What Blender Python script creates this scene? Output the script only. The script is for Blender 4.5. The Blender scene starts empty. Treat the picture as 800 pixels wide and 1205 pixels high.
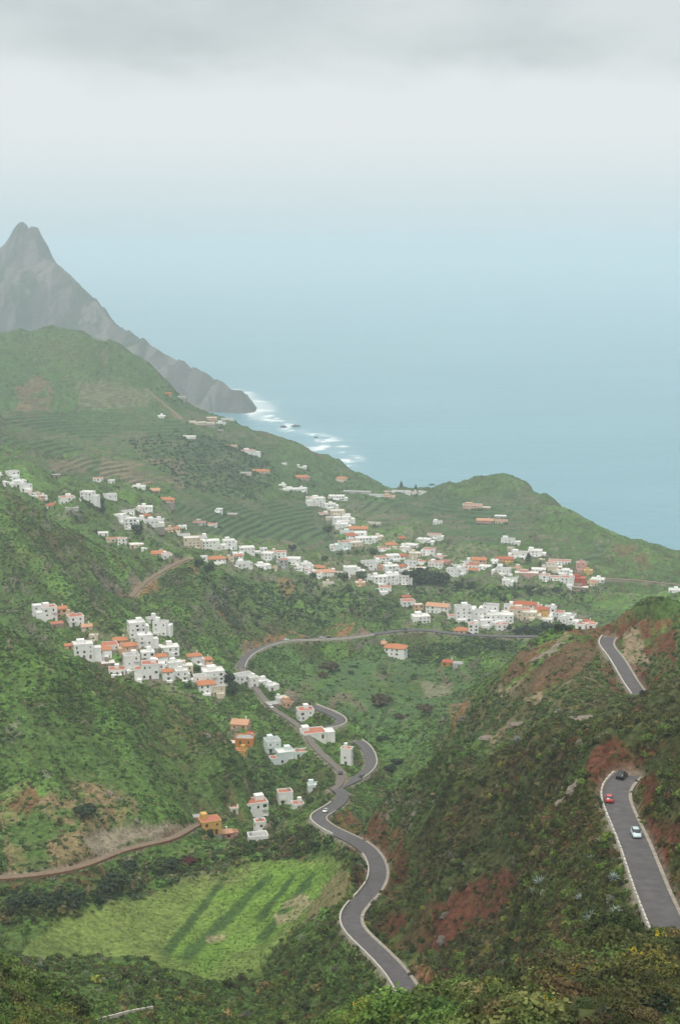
NCOL, NROW = 920, 1400
HAZE = 1.4e-4
EXPO = 0.35
CLOUD = (1.3, .4, 0)
DENS = 1.0
import bpy, bmesh, math, random
import numpy as np
from mathutils import Vector, Matrix
random.seed(7)
RNG = np.random.default_rng(11)
SC = bpy.context.scene
COL = SC.collection

# ------------------------------------------------------------------ camera
F = 1674.0                 # focal length in pixels of the 800 x 1205 photograph
CAMZ = 420.0
PITCH = math.atan((602.5 - 290.0) / F)
CP, SP = math.cos(PITCH), math.sin(PITCH)

def ray(px, py):
    """pixel -> (t = X/Y, k = dZ/dY)"""
    u = (np.asarray(px, float) - 400.0) / F
    v = (602.5 - np.asarray(py, float)) / F
    dy = CP + v * SP
    return u / dy, (-SP + v * CP) / dy

def project(x, y, z):
    dz = z - CAMZ
    fw = y * CP - dz * SP
    up = y * SP + dz * CP
    fw = np.maximum(fw, 1e-3)
    return 400.0 + F * x / fw, 602.5 - F * up / fw

cam_data = bpy.data.cameras.new('camera')
cam = bpy.data.objects.new('camera', cam_data)
COL.objects.link(cam)
cam.location = (0, 0, CAMZ)
cam.rotation_euler = (math.pi / 2 - PITCH, 0, 0)
cam_data.sensor_fit = 'VERTICAL'
cam_data.sensor_height = 36.0
cam_data.lens = F / 1205.0 * 36.0
cam_data.clip_start = 1.0
cam_data.clip_end = 120000.0
SC.camera = cam

# ------------------------------------------------------------------ noise
def _hash(ix, iy, seed):
    h = (ix.astype(np.int64) * 374761393 + iy.astype(np.int64) * 668265263 + seed * 1442695041) & 0xFFFFFFFF
    h = ((h ^ (h >> 13)) * 1274126177) & 0xFFFFFFFF
    return ((h ^ (h >> 16)) & 0xFFFF) / 65535.0

def vnoise(x, y, seed=0):
    ix, iy = np.floor(x), np.floor(y)
    fx, fy = x - ix, y - iy
    fx = fx * fx * fx * (fx * (fx * 6 - 15) + 10); fy = fy * fy * fy * (fy * (fy * 6 - 15) + 10)
    a = _hash(ix, iy, seed); b = _hash(ix + 1, iy, seed)
    c = _hash(ix, iy + 1, seed); d = _hash(ix + 1, iy + 1, seed)
    return (a + (b - a) * fx) * (1 - fy) + (c + (d - c) * fx) * fy      # 0..1

def fbm(x, y, seed=0, octv=4, gain=0.5):
    s = np.zeros_like(x); a = 1.0; tot = 0.0
    for o in range(octv):
        ca, sa = math.cos(0.7 * o), math.sin(0.7 * o)
        f = 2.03 ** o
        s += a * vnoise((x * ca - y * sa) * f + 17.3 * o, (x * sa + y * ca) * f - 9.1 * o, seed + o)
        tot += a; a *= gain
    return s / tot

def ridged(x, y, seed=0, octv=4):
    s = np.zeros_like(x); a = 1.0; tot = 0.0
    for o in range(octv):
        f = 2.1 ** o
        s += a * (1 - np.abs(2 * vnoise(x * f + 5.1 * o, y * f + 3.3 * o, seed + o) - 1))
        tot += a; a *= 0.5
    return s / tot

def sstep(a, b, x):
    q = np.clip((x - a) / (b - a), 0, 1)
    return q * q * (3 - 2 * q)

# ------------------------------------------------------------------ terrain: control points (pixel row, distance) per pixel column
PROFILE = {
 0:   [(1205,290),(1160,340),(1090,400),(1035,450),(990,490),(950,515),(900,535),(840,565),(790,590),(742,615),
       (722,850),(690,890),(650,930),(610,970),(575,1010),(560,1280),(520,1500),(490,1750),(450,2000),(424,2130),(401,2250)],
 100: [(1205,285),(1150,345),(1115,415),(1060,440),(1020,468),(990,490),(950,520),(925,535),(880,560),(830,590),(780,630),
       (768,800),(740,840),(700,890),(660,950),(634,1010),(604,1180),(580,1300),(560,1450),(540,1600),(500,1850),(465,2000),(434,2120),(402,2230)],
 200: [(1205,280),(1150,370),(1110,425),(1050,465),(1010,500),(980,520),(955,545),(930,565),(890,590),(850,620),(813,655),
       (805,790),(770,850),(740,890),(700,950),(672,1010),(655,1080),(630,1250),(600,1400),(570,1550),(540,1700),(510,1850),(480,1980),(459,2060)],
 300: [(1215,290),(1165,360),(1120,420),(1060,460),(1020,490),(1000,510),(980,540),(950,600),(920,640),(880,690),(840,740),(800,820),
       (785,880),(760,950),(735,990),(700,1080),(680,1150),(660,1250),(630,1400),(600,1550),(570,1700),(540,1850),(515,1980),(503,2050)],
 400: [(1215,300),(1160,345),(1000,478),(970,520),(880,690),(850,750),(820,800),
       (795,850),(770,920),(735,1020),(700,1120),(680,1250),(650,1400),(620,1550),(590,1700),(565,1900),(547,2050)],
 500: [(1110,345),(1050,362),(1000,380),(960,400),(920,430),(888,455),
       (850,710),(830,770),(810,830),(780,900),(760,960),(748,1000),(735,1060),(715,1100),(700,1180),(680,1300),(660,1400),(640,1500),(610,1650),(590,1820),(573,1980)],
 600: [(1225,100),(1190,130),(1172,150),(1120,308),(1080,320),(1040,335),(1000,350),(950,365),(900,385),(868,405),
       (850,490),(825,525),(800,560),(786,590),(770,900),(755,980),(747,1030),(735,1070),(724,1100),(700,1200),(680,1300),(665,1380),(650,1450),(620,1600),(590,1720),(575,1780),(565,1830)],
 700: [(1210,105),(1150,142),(1130,150),(1040,245),(1000,262),(960,280),(920,296),(880,318),(861,335),
       (845,410),(825,440),(800,480),(770,530),(746,578),(728,1150),(700,1280),(680,1380),(660,1480),(640,1560),(617,1640)],
 800: [(1200,105),(1140,140),(1110,158),(1040,215),(990,232),(950,255),(900,282),(872,302),
       (850,345),(800,400),(780,440),(760,490),(738,545),(715,1230),(690,1350),(670,1450),(655,1520)],
}
HIDDEN = [  # pixel column, distance, height
 (0,700,185),(0,1150,190),(0,2420,262),(0,2650,60),(0,2900,-45),
 (100,700,172),(100,1100,176),(100,2400,262),(100,2600,60),(100,2850,-45),
 (200,710,164),(200,2200,172),(200,2400,20),(200,2600,-45),
 (300,2180,105),(300,2350,-10),(300,2600,-45),
 (400,2180,55),(400,2330,-30),(400,2600,-45),
 (500,520,195),(500,600,180),(500,2120,35),(500,2250,-30),(500,2600,-45),
 (600,200,262),(600,250,258),(600,440,252),(600,680,190),(600,780,165),(600,1950,95),(600,2120,-10),(600,2500,-45),
 (700,180,322),(700,370,285),(700,680,185),(700,800,140),(700,1000,122),(700,1780,55),(700,1950,-30),(700,2500,-45),
 (800,680,190),(800,800,140),(800,1050,105),(800,1680,45),(800,1850,-30),(800,2500,-45),
 (400,180,300),(500,180,300),(500,250,265),(300,180,300),(200,180,300),(100,180,310),(0,180,320),
]
EXTRA = [  # pixel x, pixel y, distance
 (50,760,620),(150,797,640),(250,850,640),(290,905,600),(280,940,590),(240,958,560),
 (50,410,2245),(130,399,2200),(165,425,2130),(190,447,2080),(225,480,2050),(250,489,2050),(275,492,2050),(350,522,2050),(440,567,2020),(470,574,1990),
 (530,567,1930),(560,560,1850),(580,561,1840),(640,583,1760),(760,640,1570),
 (40,597,1010),(60,607,1010),(150,652,1010),(175,663,1010),(230,668,1020),(235,680,1000),
 (430,925,460),(460,905,455),(540,873,445),(640,857,380),(670,858,355),
 (540,845,560),(560,818,590),(580,800,595),(640,762,590),(670,748,590),(730,732,570),(755,724,556),(780,728,550),(725,750,566),(760,753,545),(775,775,505),(790,800,450),
 (660,800,500),(660,830,455),(740,830,430),
 (420,980,455),(440,960,425),(470,950,420),(470,1000,400),(480,1060,375),(470,1100,362),(520,1140,322),(550,1150,312),
 (540,1180,140),(480,1190,138),(430,1204,135),(380,1230,130),(560,1178,148),(640,1158,152),(745,1118,153),
 (680,1100,225),(650,1100,265),
 (720,885,318),(735,873,318),(755,880,312),(760,930,292),(760,980,262),(780,1010,240),(795,1060,213),
 (450,820,790),(450,790,870),(560,780,870),(350,790,860),(350,770,930),
]
# roads: (pixel x, pixel y, distance)
ROADS = {
 'upper': dict(w=5.6, pts=[(800,1128,190),(784,1090,208),(766,1050,229),(748,1000,255),(733,965,273),(722,940,289),(722,924,299),(738,912,307)]),
 'spur':  dict(w=5.4, pts=[(752,818,488),(741,803,503),(731,785,522),(720,768,542),(710,758,556),(716,750,568)]),
 'lower': dict(w=5.6, pts=[(498,1215,305),(490,1192,316),(481,1170,327),(472,1152,336),(455,1132,346),(432,1110,359),(413,1092,371),(411,1076,385),(425,1060,400),(441,1042,418),(445,1022,438),(436,1003,458),(418,989,474),(393,978,490),(377,968,507),(373,961,520),(385,954,540),(397,946,562),(404,935,592),(396,928,612)]),
 'bend':  dict(w=5.2, pts=[(392,929,610),(406,923,622),(424,914,636),(436,903,652),(436,890,674),(428,876,696),(420,872,704)]),
 'lane':  dict(w=3.3, pts=[(392,929,610),(402,921,622),(401,906,640),(385,893,660),(368,876,690),(356,858,720),(335,842,750),(318,832,775),(305,815,805),(290,797,845),(283,786,872)]),
 'hairpin': dict(w=5.0, pts=[(368,831,762),(385,838,755),(401,845,745),(406,851,735),(396,856,728),(383,856,728)]),
 'valley': dict(w=5.6, pts=[(283,786,872),(287,776,893),(300,766,915),(322,757,940),(345,753,955),(380,752,962),(410,750,970),(440,746,985),(470,742,1000),(500,741,1012),(530,745,1010),(570,748,1012),(640,749,1020)]),
 'dirt': dict(w=4.0, pts=[(155,702,965),(165,690,985),(185,675,1010),(205,664,1035),(222,657,1055)]),
 'ridge': dict(w=5.0, pts=[(700,680,1370),(740,682,1370),(800,688,1360)]),
 'track': dict(w=3.2, pts=[(-40,1034,455),(20,1031,458),(60,1027,464),(100,1019,473),(130,1005,488),(160,995,500),(200,988,515),(222,975,538),(238,968,556)]),
 'hill_path': dict(w=2.5, pts=[(172,457,2040),(185,468,2010),(200,481,1980),(214,494,1950)]),
 'fore': dict(w=2.6, pts=[(60,1225,275),(120,1206,300),(150,1196,308),(185,1190,314)]),
}
def lift(px, py, Y):
    t, k = ray(px, py)
    return float(t), float(Y), float(CAMZ + k * Y)

ctrl = []
for px, prof in PROFILE.items():
    for py, Y in prof: ctrl.append(lift(px, py, Y))
    if px in (0, 800):
        for dp in (150, 350):
            for py, Y in prof[::2]:
                t, y, z = lift(px, py, Y)
                ctrl.append((t + (-dp if px == 0 else dp) / F, y, z + (0.06 * dp * Y / 1000 if px == 0 else 0)))
for px, Y, z in HIDDEN:
    ctrl.append(((px - 400) / F * 1.0, Y, z))
    if px in (0, 800): ctrl.append(((px - 400) / F + (-0.2 if px == 0 else 0.2), Y, z))
for px, py, Y in EXTRA: ctrl.append(lift(px, py, Y))
for r in ROADS.values():
    for p in r['pts'][::2]: ctrl.append(lift(*p))
for t in (-0.5, -0.2, 0, 0.2, 0.5):
    for Y, z in ((8, 413), (20, 405), (40, 389), (62, 374), (90, 352 + 12 * max(0, t) / .2 * .5)): ctrl.append((t, Y, z))
ctrl = np.array(ctrl)
def tp(r2): return 0.5 * r2 * np.log(r2 + 1e-12)
CU = np.stack([ctrl[:, 0] * 1.0, np.log(ctrl[:, 1]) * 0.55], 1)
zscale = ctrl[:, 2]
n = len(ctrl)
A = np.zeros((n + 3, n + 3))
A[:n, :n] = tp(((CU[:, None] - CU[None]) ** 2).sum(-1)) + np.eye(n) * 2e-5
A[:n, n] = 1; A[:n, n + 1:] = CU; A[n, :n] = 1; A[n + 1:, :n] = CU.T
W = np.linalg.solve(A, np.concatenate([zscale, np.zeros(3)]))
def rbf(t, Y):
    q = np.stack([t.ravel(), np.log(Y.ravel()) * 0.55], 1); out = np.empty(len(q))
    for i in range(0, len(q), 20000):
        s = q[i:i + 20000]
        d = ((s[:, None] - CU[None]) ** 2).sum(-1)
        out[i:i + 20000] = tp(d) @ W[:n] + W[n] + s @ W[n + 1:]
    return out.reshape(t.shape)

# ---- the polar sheet
TI = np.linspace(-0.345, 0.345, NCOL)
TC = np.concatenate([np.linspace(-0.62, -0.345, 60)[:-1], TI, np.linspace(0.345, 0.62, 60)[1:]])
YR = np.concatenate([np.exp(np.linspace(math.log(8), math.log(95), 60))[:-1], np.exp(np.linspace(math.log(95), math.log(2950), NROW))])
LY = np.log(YR)
tc = np.linspace(TC[0], TC[-1], 260); yc = np.linspace(LY[0], LY[-1], 420)
coarse = rbf(*[a for a in (np.meshgrid(tc, np.exp(yc)))])
def grid_sample(G, gt, gl, t, l):
    fi = np.clip(np.interp(t, gt, np.arange(len(gt))), 0, len(gt) - 1.001)
    fj = np.clip(np.interp(l, gl, np.arange(len(gl))), 0, len(gl) - 1.001)
    i, j = fi.astype(int), fj.astype(int); a, b = fi - i, fj - j
    return (G[j, i] * (1 - a) + G[j, i + 1] * a) * (1 - b) + (G[j + 1, i] * (1 - a) + G[j + 1, i + 1] * a) * b
TT, YY = np.meshgrid(TC, YR)
LL = np.log(YY)
XX = TT * YY
H0 = grid_sample(coarse, tc, yc, TT, LL)
# ---- natural relief: gullies and hummocks, kept small near the camera's own ledge
amp = np.clip(YY / 500.0, 0.25, 2.2)
gull = ridged(XX / 62 + 0.35 * fbm(XX / 40, YY / 40, 5, 2), YY / 95 + 0.2 * XX / 62, 31, 3)
HN = (fbm(XX / 120, YY / 120, 3, 3) - 0.5) * 9 * amp + (gull - 0.62) * 9 * amp + (fbm(XX / 17, YY / 17, 9, 3) - 0.5) * 3.2 * np.clip(amp, .5, 1.6) + (fbm(XX / 4.5, YY / 4.5, 21, 2) - 0.5) * 1.1
q_ = np.where(TT < 0.02, 1.0, -1.0)
n2_ = fbm(XX / 16, YY / 20, 67, 4)
al, ac = q_ * XX * .62 - YY * .78, q_ * XX * .78 + YY * .62      # down the slope and across it
rl = ridged(ac / 26 + .5 * fbm(XX / 30, YY / 30, 111, 2), al / 150, 113, 3); rl2 = ridged(ac / 9 + .4 * n2_, al / 60, 117, 2)
HN = HN - (sstep(.62, .95, rl) * 4.2 * np.clip(amp, .6, 1.3) + sstep(.7, .95, rl2) * .9) * sstep(180, 260, YY) * sstep(1700, 1300, YY)
PX0, PY0 = project(XX, YY, H0)
JX = PX0 + (fbm(XX / 22, YY / 22, 41, 3) - .5) * 26 * np.clip(300 / YY, .25, 1.0) * 1.6
JY = PY0 + (fbm(XX / 22, YY / 22, 47, 3) - .5) * 18 * np.clip(300 / YY, .25, 1.0) * 1.6

def poly_mask(pts, y0, y1, jit=True, soft=0.0):
    """1 inside the outline that the pixel polygon draws on the ground between two distances"""
    X, Y = (JX, JY) if jit else (PX0, PY0)
    P = np.array(pts, float)
    m = np.zeros(X.shape, bool)
    bb = (X > P[:, 0].min() - 1) & (X < P[:, 0].max() + 1) & (Y > P[:, 1].min() - 1) & (Y < P[:, 1].max() + 1) & (YY > y0) & (YY < y1)
    x, y = X[bb], Y[bb]
    c = np.zeros(x.shape, bool)
    for i in range(len(P)):
        (xa, ya), (xb, yb) = P[i - 1], P[i]
        if ya == yb: continue
        c ^= ((ya > y) != (yb > y)) & (x < (xb - xa) * (y - ya) / (yb - ya) + xa)
    m[bb] = c
    return m.astype(np.float32)
def blur(a, n=2):
    for _ in range(n):
        a = (a + np.roll(a, 1, 0) + np.roll(a, -1, 0) + np.roll(a, 1, 1) + np.roll(a, -1, 1)) / 5
    return a

FIELD = [(28,1108),(60,1085),(130,1066),(215,1041),(300,1020),(395,1006),(412,1030),(392,1065),(352,1100),(312,1140),(270,1153),(200,1142),(120,1130),(30,1126)]
GRAVEL = [(98,988),(150,979),(215,969),(228,972),(190,985),(150,995),(128,1006),(112,1000)]
fm = blur(poly_mask(FIELD, 340, 520), 3)
gm = blur(poly_mask(GRAVEL, 440, 600), 2)
H = H0 + HN * (1 - 0.93 * np.clip(fm + gm, 0, 1))

# terraces: real steps
TERR = [([(0,535),(60,540),(118,536),(216,538),(218,574),(120,570),(60,558)], 1300, 1900, 2.7), ([(88,450),(130,444),(180,458),(175,482),(92,480)], 1850, 2150, 3.2), ([(0,482),(90,482),(230,480),(330,520),(300,585),(210,590),(205,535),(0,532)], 1450, 2060, 3.3),
        ([(200,586),(385,586),(398,660),(330,642),(205,622)], 1250, 1780, 2.5), ([(398,575),(440,590),(640,575),(620,645),(545,642),(505,615),(440,630)], 1380, 1990, 2.7), ([(630,625),(720,640),(700,668),(630,650)], 1350, 1700, 2.7), ([(400,775),(480,770),(560,790),(540,840),(430,850),(330,810)], 660, 950, 2.2)]
TM = np.zeros_like(H); TPH = np.zeros_like(H)
for pts, a, b, st in TERR:
    m = blur(poly_mask(pts, a, b), 2)
    ph = (H0 + YY * .085) / st + (fbm(XX / 90, YY / 140, 131, 2) - .5) * 1.3
    fr = ph - np.floor(ph)
    Hs = H0 + HN * .12 + st * (np.floor(ph) + sstep(0.58, 1.0, fr) - ph)
    H = H * (1 - m) + Hs * m
    TPH = np.where(m > .4, fr, TPH); TM = np.maximum(TM, m)

def HS(t, Y):
    return grid_sample(H, TC, LY, np.atleast_1d(np.asarray(t, float)), np.log(np.atleast_1d(np.asarray(Y, float))))
def raycast(px, py):
    t, k = ray(px, py); t = float(t); k = float(k)
    f = np.interp(t, TC, np.arange(len(TC))); i = min(int(f), len(TC) - 2); a = f - i
    d = H[:, i] * (1 - a) + H[:, i + 1] * a - (CAMZ + k * YR)
    ok = np.nonzero((d[1:] > 0) & (d[:-1] <= 0))[0]
    if not len(ok): return None
    j = ok[0]
    q = -d[j] / (d[j + 1] - d[j])
    Y = float(YR[j] + q * (YR[j + 1] - YR[j]))
    return t * Y, Y, CAMZ + k * Y

# ---- roads: smooth centre lines, then cut and fill
def catmull(P, step):
    P = np.asarray(P, float)
    Q = np.vstack([2 * P[0] - P[1], P, 2 * P[-1] - P[-2]])
    out = []
    for i in range(1, len(Q) - 2):
        n = max(2, int(np.linalg.norm(Q[i + 1] - Q[i]) / step))
        for s in np.linspace(0, 1, n, endpoint=False):
            a, b, c, d = Q[i - 1], Q[i], Q[i + 1], Q[i + 2]
            out.append(.5 * ((2 * b) + (c - a) * s + (2 * a - 5 * b + 4 * c - d) * s * s + (3 * b - a - 3 * c + d) * s ** 3))
    out.append(P[-1])
    return np.array(out)
CUT = np.zeros_like(H); FILL = np.zeros_like(H); RDIST = np.full(H.shape, 1e3)
NATURAL = H.copy()
for name, r in ROADS.items():
    P = []
    for p in r['pts']:
        t, Y, z = lift(*p); P.append((t * Y, Y, z))
    C = catmull(P, 2.5)
    for _ in range(40):                         # even grade
        C[1:-1, 2] = C[1:-1, 2] * .5 + .25 * (C[2:, 2] + C[:-2, 2])
        C[1:-1, :2] = C[1:-1, :2] * .8 + .1 * (C[2:, :2] + C[:-2, :2])
    r['C'] = C
    T = np.gradient(C[:, :2], axis=0); T /= np.linalg.norm(T, axis=1)[:, None] + 1e-9
    r['T'] = T; r['N'] = np.stack([-T[:, 1], T[:, 0]], 1)
    hw = r['w'] / 2
    R = 26.0
    D = np.full(H.shape, 1e3); ZR = np.zeros_like(H); FR = np.zeros_like(H)
    for c in C:
        j0, j1 = np.searchsorted(YR, [c[1] - R, c[1] + R])
        i0, i1 = np.searchsorted(TC, [(c[0] - R) / max(c[1], 20), (c[0] + R) / max(c[1], 20)])
        i0 = max(i0 - 1, 0)
        sx, sy = XX[j0:j1, i0:i1] - c[0], YY[j0:j1, i0:i1] - c[1]
        d = np.hypot(sx, sy)
        b = d < D[j0:j1, i0:i1]
        D[j0:j1, i0:i1][b] = d[b]; ZR[j0:j1, i0:i1][b] = c[2]
        FR[j0:j1, i0:i1][b] = ((sx * c[0] + sy * c[1]) / math.hypot(c[0], c[1]))[b]
    near = D < R
    e = np.maximum(0, D - hw - 0.8)
    side_near = FR < 0                          # towards the camera
    sc = np.where(side_near, r.get('cutn', 0.32), r.get('cut', 1.5)); sf = np.where(side_near, 0.9, 0.7)
    hi = ZR - 0.55 + e * sc; lo = ZR - 0.55 - e * sf
    fade = np.clip((D - 0.55 * R) / (0.45 * R), 0, 1)
    Hn = np.clip(H, lo, hi)
    Hn = Hn * (1 - fade * fade) + H * fade * fade
    dz = np.where(near, Hn - H, 0)
    CUT = np.maximum(CUT, np.clip(-dz, 0, 9)); FILL = np.maximum(FILL, np.clip(dz, 0, 9))
    H = np.where(near, Hn, H)
    if name != 'fore': RDIST = np.minimum(RDIST, D - hw)
H = np.maximum(H, -30 + 2 * fbm(XX / 90, YY / 90, 77, 2))

# visible from the ledge (with a margin for a step to the side)
el = (H - CAMZ) / YY
SEEN = el > np.maximum.accumulate(el, 0) - 0.012
# slope
gy = np.gradient(H, axis=0) / np.gradient(YY, axis=0); gx = np.gradient(H, axis=1) / np.gradient(XX, axis=1)
SLOPE = np.hypot(gx, gy)

# ---- land cover: the colour of grass, scrub, soil and rock (not light)
def rgb(*c): return np.array(c, np.float32)
GREEN, GRASS, SCRUB, DRY = rgb(.076,.128,.032), rgb(.112,.205,.042), rgb(.050,.062,.020), rgb(.150,.112,.055)
RED, TAN, ROCK, ORANGE = rgb(.120,.046,.025), rgb(.30,.235,.15), rgb(.24,.215,.18), rgb(.27,.135,.065)
def mix(c, d, m): return c * (1 - m[..., None]) + d * m[..., None]
n1 = fbm(XX / 55, YY / 75, 61, 4); n2 = fbm(XX / 16, YY / 20, 67, 4); n3 = fbm(XX / 6, YY / 6, 71, 3); n4 = fbm(XX / 140, YY / 170, 73, 3)
cov = np.empty(H.shape + (3,), np.float32); cov[:] = GREEN
cov = mix(cov, GRASS, sstep(.47, .66, n1 * .6 + n2 * .4) * .85)
cov = mix(cov, SCRUB, sstep(.50, .62, n2 * .55 + (1 - gull) * .25 + n3 * .2) * .8)
cov = mix(cov, DRY, sstep(.56, .72, n4 * .5 + n3 * .5) * .7)
cov = mix(cov, ROCK, sstep(.66, .74, n3 * .6 + gull * .25 + n2 * .15) * .55)
# rills and ribs running down the slopes: brown hollows, bright ribs
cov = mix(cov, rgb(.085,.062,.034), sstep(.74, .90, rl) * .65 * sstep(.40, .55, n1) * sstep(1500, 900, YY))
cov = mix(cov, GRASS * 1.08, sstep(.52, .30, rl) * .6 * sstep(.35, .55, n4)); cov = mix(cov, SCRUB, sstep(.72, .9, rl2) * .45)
# the near right-hand slope is browner scrub
nr = sstep(.02, .10, TT + (YY - 330) / 2600) * sstep(470, 400, YY)
cov = mix(cov, rgb(.050,.042,.018), nr * .7); cov = mix(cov, DRY * .6, nr * sstep(.45, .6, n2) * .5)
# upper left knoll, coastal slopes are duller
fl = sstep(1500, 1900, YY); cov = mix(cov, rgb(.066,.112,.044), fl * .6)
def paint(pts, y0, y1, c, a=1.0, nz=None, bl=2):
    global cov
    m = blur(poly_mask(pts, y0, y1), bl) * a
    if nz is not None: m = m * nz
    cov = mix(cov, c, m); return m
patch = sstep(.36, .56, n2 * .5 + n3 * .5)
chan = ridged(XX / 5 + fbm(XX / 9, YY / 9, 101, 2), YY / 22, 103, 3)      # rills in bare soil
n5 = fbm(XX / 2.2, YY / 2.2, 107, 2)
BARE = np.zeros_like(H)
def bare(pts, y0, y1, c, a=.9, nz=None):
    global BARE
    e = sstep(.20, .34, n5 * .45 + n3 * .3 + n2 * .25) * (.62 + .38 * sstep(.9, .6, chan)); nz = e if nz is None else nz * e
    BARE = np.maximum(BARE, paint(pts, y0, y1, c, a, nz))
# red bank under the right-hand slope
bare([(436,1072),(452,1066),(500,1052),(545,1040),(590,1022),(612,1012),(628,1030),(610,1050),(575,1072),(540,1085),(520,1112),(490,1110),(452,1096)], 300, 420, rgb(.100,.038,.022), .97, sstep(.22, .38, n2 * .4 + n3 * .6))
bare([(560,1080),(600,1060),(640,1070),(600,1120),(560,1130)], 260, 420, DRY * .8, .6, patch)
bare([(386,962),(405,955),(420,970),(440,985),(425,985),(400,978)], 420, 600, RED, .8)
bare([(480,1120),(500,1125),(560,1155),(540,1170),(500,1172),(490,1150)], 290, 350, ORANGE, .9)
# cut at the upper bend
bare([(694,896),(700,878),(722,868),(757,880),(768,920),(745,908),(715,908),(704,945),(694,925)], 275, 350, RED, .98)
bare([(745,905),(762,902),(776,950),(796,1010),(800,1060),(786,1030),(770,985),(750,940)], 205, 320, RED * .85, .95, sstep(.16, .34, n3))
# spur: red crest, pale rock cut, bare streaks
bare([(800,722),(765,712),(735,720),(690,742),(650,764),(605,790),(590,812),(615,818),(660,800),(700,776),(710,758),(745,745)], 470, 640, rgb(.15,.062,.034), .95, sstep(.26, .40, n2))
bare([(728,740),(748,738),(772,780),(750,806),(738,780)], 480, 600, TAN * .9, .95)
bare([(752,735),(800,745),(800,772),(768,782),(757,760)], 470, 600, RED * 1.1, .95, sstep(.22, .38, n3))
for q in ([(640,780),(663,752),(668,757),(648,785)], [(585,815),(650,800),(700,790),(640,815),(590,830)], [(570,862),(600,838),(620,842),(585,872)], [(600,850),(660,838),(690,842),(640,856)], [(520,800),(560,778),(566,784),(530,812)]):
    bare(q, 430, 720, TAN * .85, .8, sstep(.38, .5, n3))
paint([(540,870),(560,820),(600,790),(700,745),(720,760),(740,810),(690,840),(600,860)], 430, 620, rgb(.110,.085,.045), .75, sstep(.30, .52, n2))
# valley floor patches
bare([(528,828),(556,828),(560,848),(542,856),(530,870)], 560, 900, ORANGE * .9, .7)
bare([(498,800),(532,799),(532,819),(502,819)], 600, 950, rgb(.22,.20,.13), .8)
paint([(290,770),(330,760),(470,760),(560,790),(520,850),(470,900),(440,870),(390,820),(320,800)], 620, 1000, rgb(.088,.160,.046), .8, sstep(.30, .5, n1))
# banks above the valley road and the eroded gully
bare([(284,774),(290,752),(308,744),(318,734),(345,732),(374,742),(374,751),(345,751),(318,756),(297,767)], 860, 1060, ORANGE * .9, .85, sstep(.36, .5, n2))
bare([(380,740),(400,721),(422,735),(416,746),(385,748)], 960, 1100, ORANGE, .8, sstep(.36, .5, n2))
bare([(222,666),(242,674),(256,706),(270,735),(276,752),(262,742),(246,715),(230,695)], 880, 1100, ORANGE, .75, sstep(.40, .55, n2))
bare([(320,672),(345,675),(350,690),(335,700)], 1050, 1250, ORANGE, .6)
bare([(150,700),(160,680),(190,668),(185,684),(165,700)], 900, 1100, ORANGE, .8)
# lower left: bare ground round the track
bare([(0,945),(30,932),(70,940),(115,915),(140,940),(165,968),(130,985),(90,990),(60,975),(0,985)], 470, 600, rgb(.22,.145,.082), .8, sstep(.38, .55, n2 * .5 + n3 * .5))
bare([(10,955),(40,938),(55,955),(35,975)], 470, 600, RED * 1.3, .7)
bare([(0,995),(40,985),(95,990),(120,1000),(90,1018),(0,1030)], 440, 540, rgb(.25,.17,.095), .75, sstep(.30, .5, n2))
bare([(0,1034),(100,1022),(130,1010),(128,1040),(100,1050),(60,1040),(0,1042)], 420, 520, RED * .9, .75, sstep(.3, .5, n3))
BARE = np.maximum(BARE, paint(GRAVEL, 440, 600, rgb(.245,.205,.145), .97) )
# terraces and ploughed ground above the village
bare([(118,536),(216,538),(218,574),(120,568)], 1300, 1900, rgb(.25,.175,.115), .8, sstep(.30, .5, n1))
bare([(60,540),(108,538),(108,554),(62,554)], 1300, 1900, rgb(.22,.15,.10), .7)
bare([(90,452),(130,446),(178,460),(172,480),(94,478)], 1850, 2150, rgb(.19,.165,.11), .7, sstep(.30, .5, n1))
bare([(18,452),(50,438),(62,458),(52,492),(20,496)], 1750, 2150, rgb(.19,.12,.085), .7, sstep(.34, .5, n2))
bare([(718,640),(760,655),(770,672),(730,668)], 1400, 1600, rgb(.17,.09,.05), .6, sstep(.4, .55, n2))
bare([(420,548),(345,515),(280,490),(300,503),(350,530),(410,556)], 1950, 2150, rgb(.15,.11,.07), .6, sstep(.4, .55, n2))
# dusty ground between the houses
for q, a, b in (([(360,580),(440,590),(560,640),(560,690),(380,690),(190,665),(130,620),(140,595),(200,600),(360,650)], 1150, 1900), ([(470,700),(700,715),(690,740),(600,750),(480,745)], 950, 1250), ([(550,645),(720,670),(700,695),(560,690)], 1200, 1450), ([(80,745),(200,735),(270,790),(265,825),(160,800)], 740, 900)):
    bare(q, a, b, rgb(.21,.18,.135), .55, sstep(.42, .6, n3))
paint([(205,588),(385,588),(395,658),(330,640),(205,622)], 1250, 1750, rgb(.062,.105,.042), .7)
paint([(448,588),(620,578),(610,640),(545,640),(505,612)], 1380, 1950, rgb(.060,.110,.045), .7)
riser = TM * sstep(.60, .70, TPH) * sstep(1.0, .92, TPH)
cov = mix(cov, rgb(.070,.120,.045), TM * sstep(.6, .4, TPH) * sstep(.02, .10, TPH) * .75 * (1 - np.clip(BARE, 0, 1)))
cov = mix(cov, np.where((n1 > .47)[..., None], rgb(.036,.056,.026), rgb(.15,.12,.085)), np.clip(riser, 0, 1) * .72 * sstep(.34, .50, n1 * .5 + n2 * .5))
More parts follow.
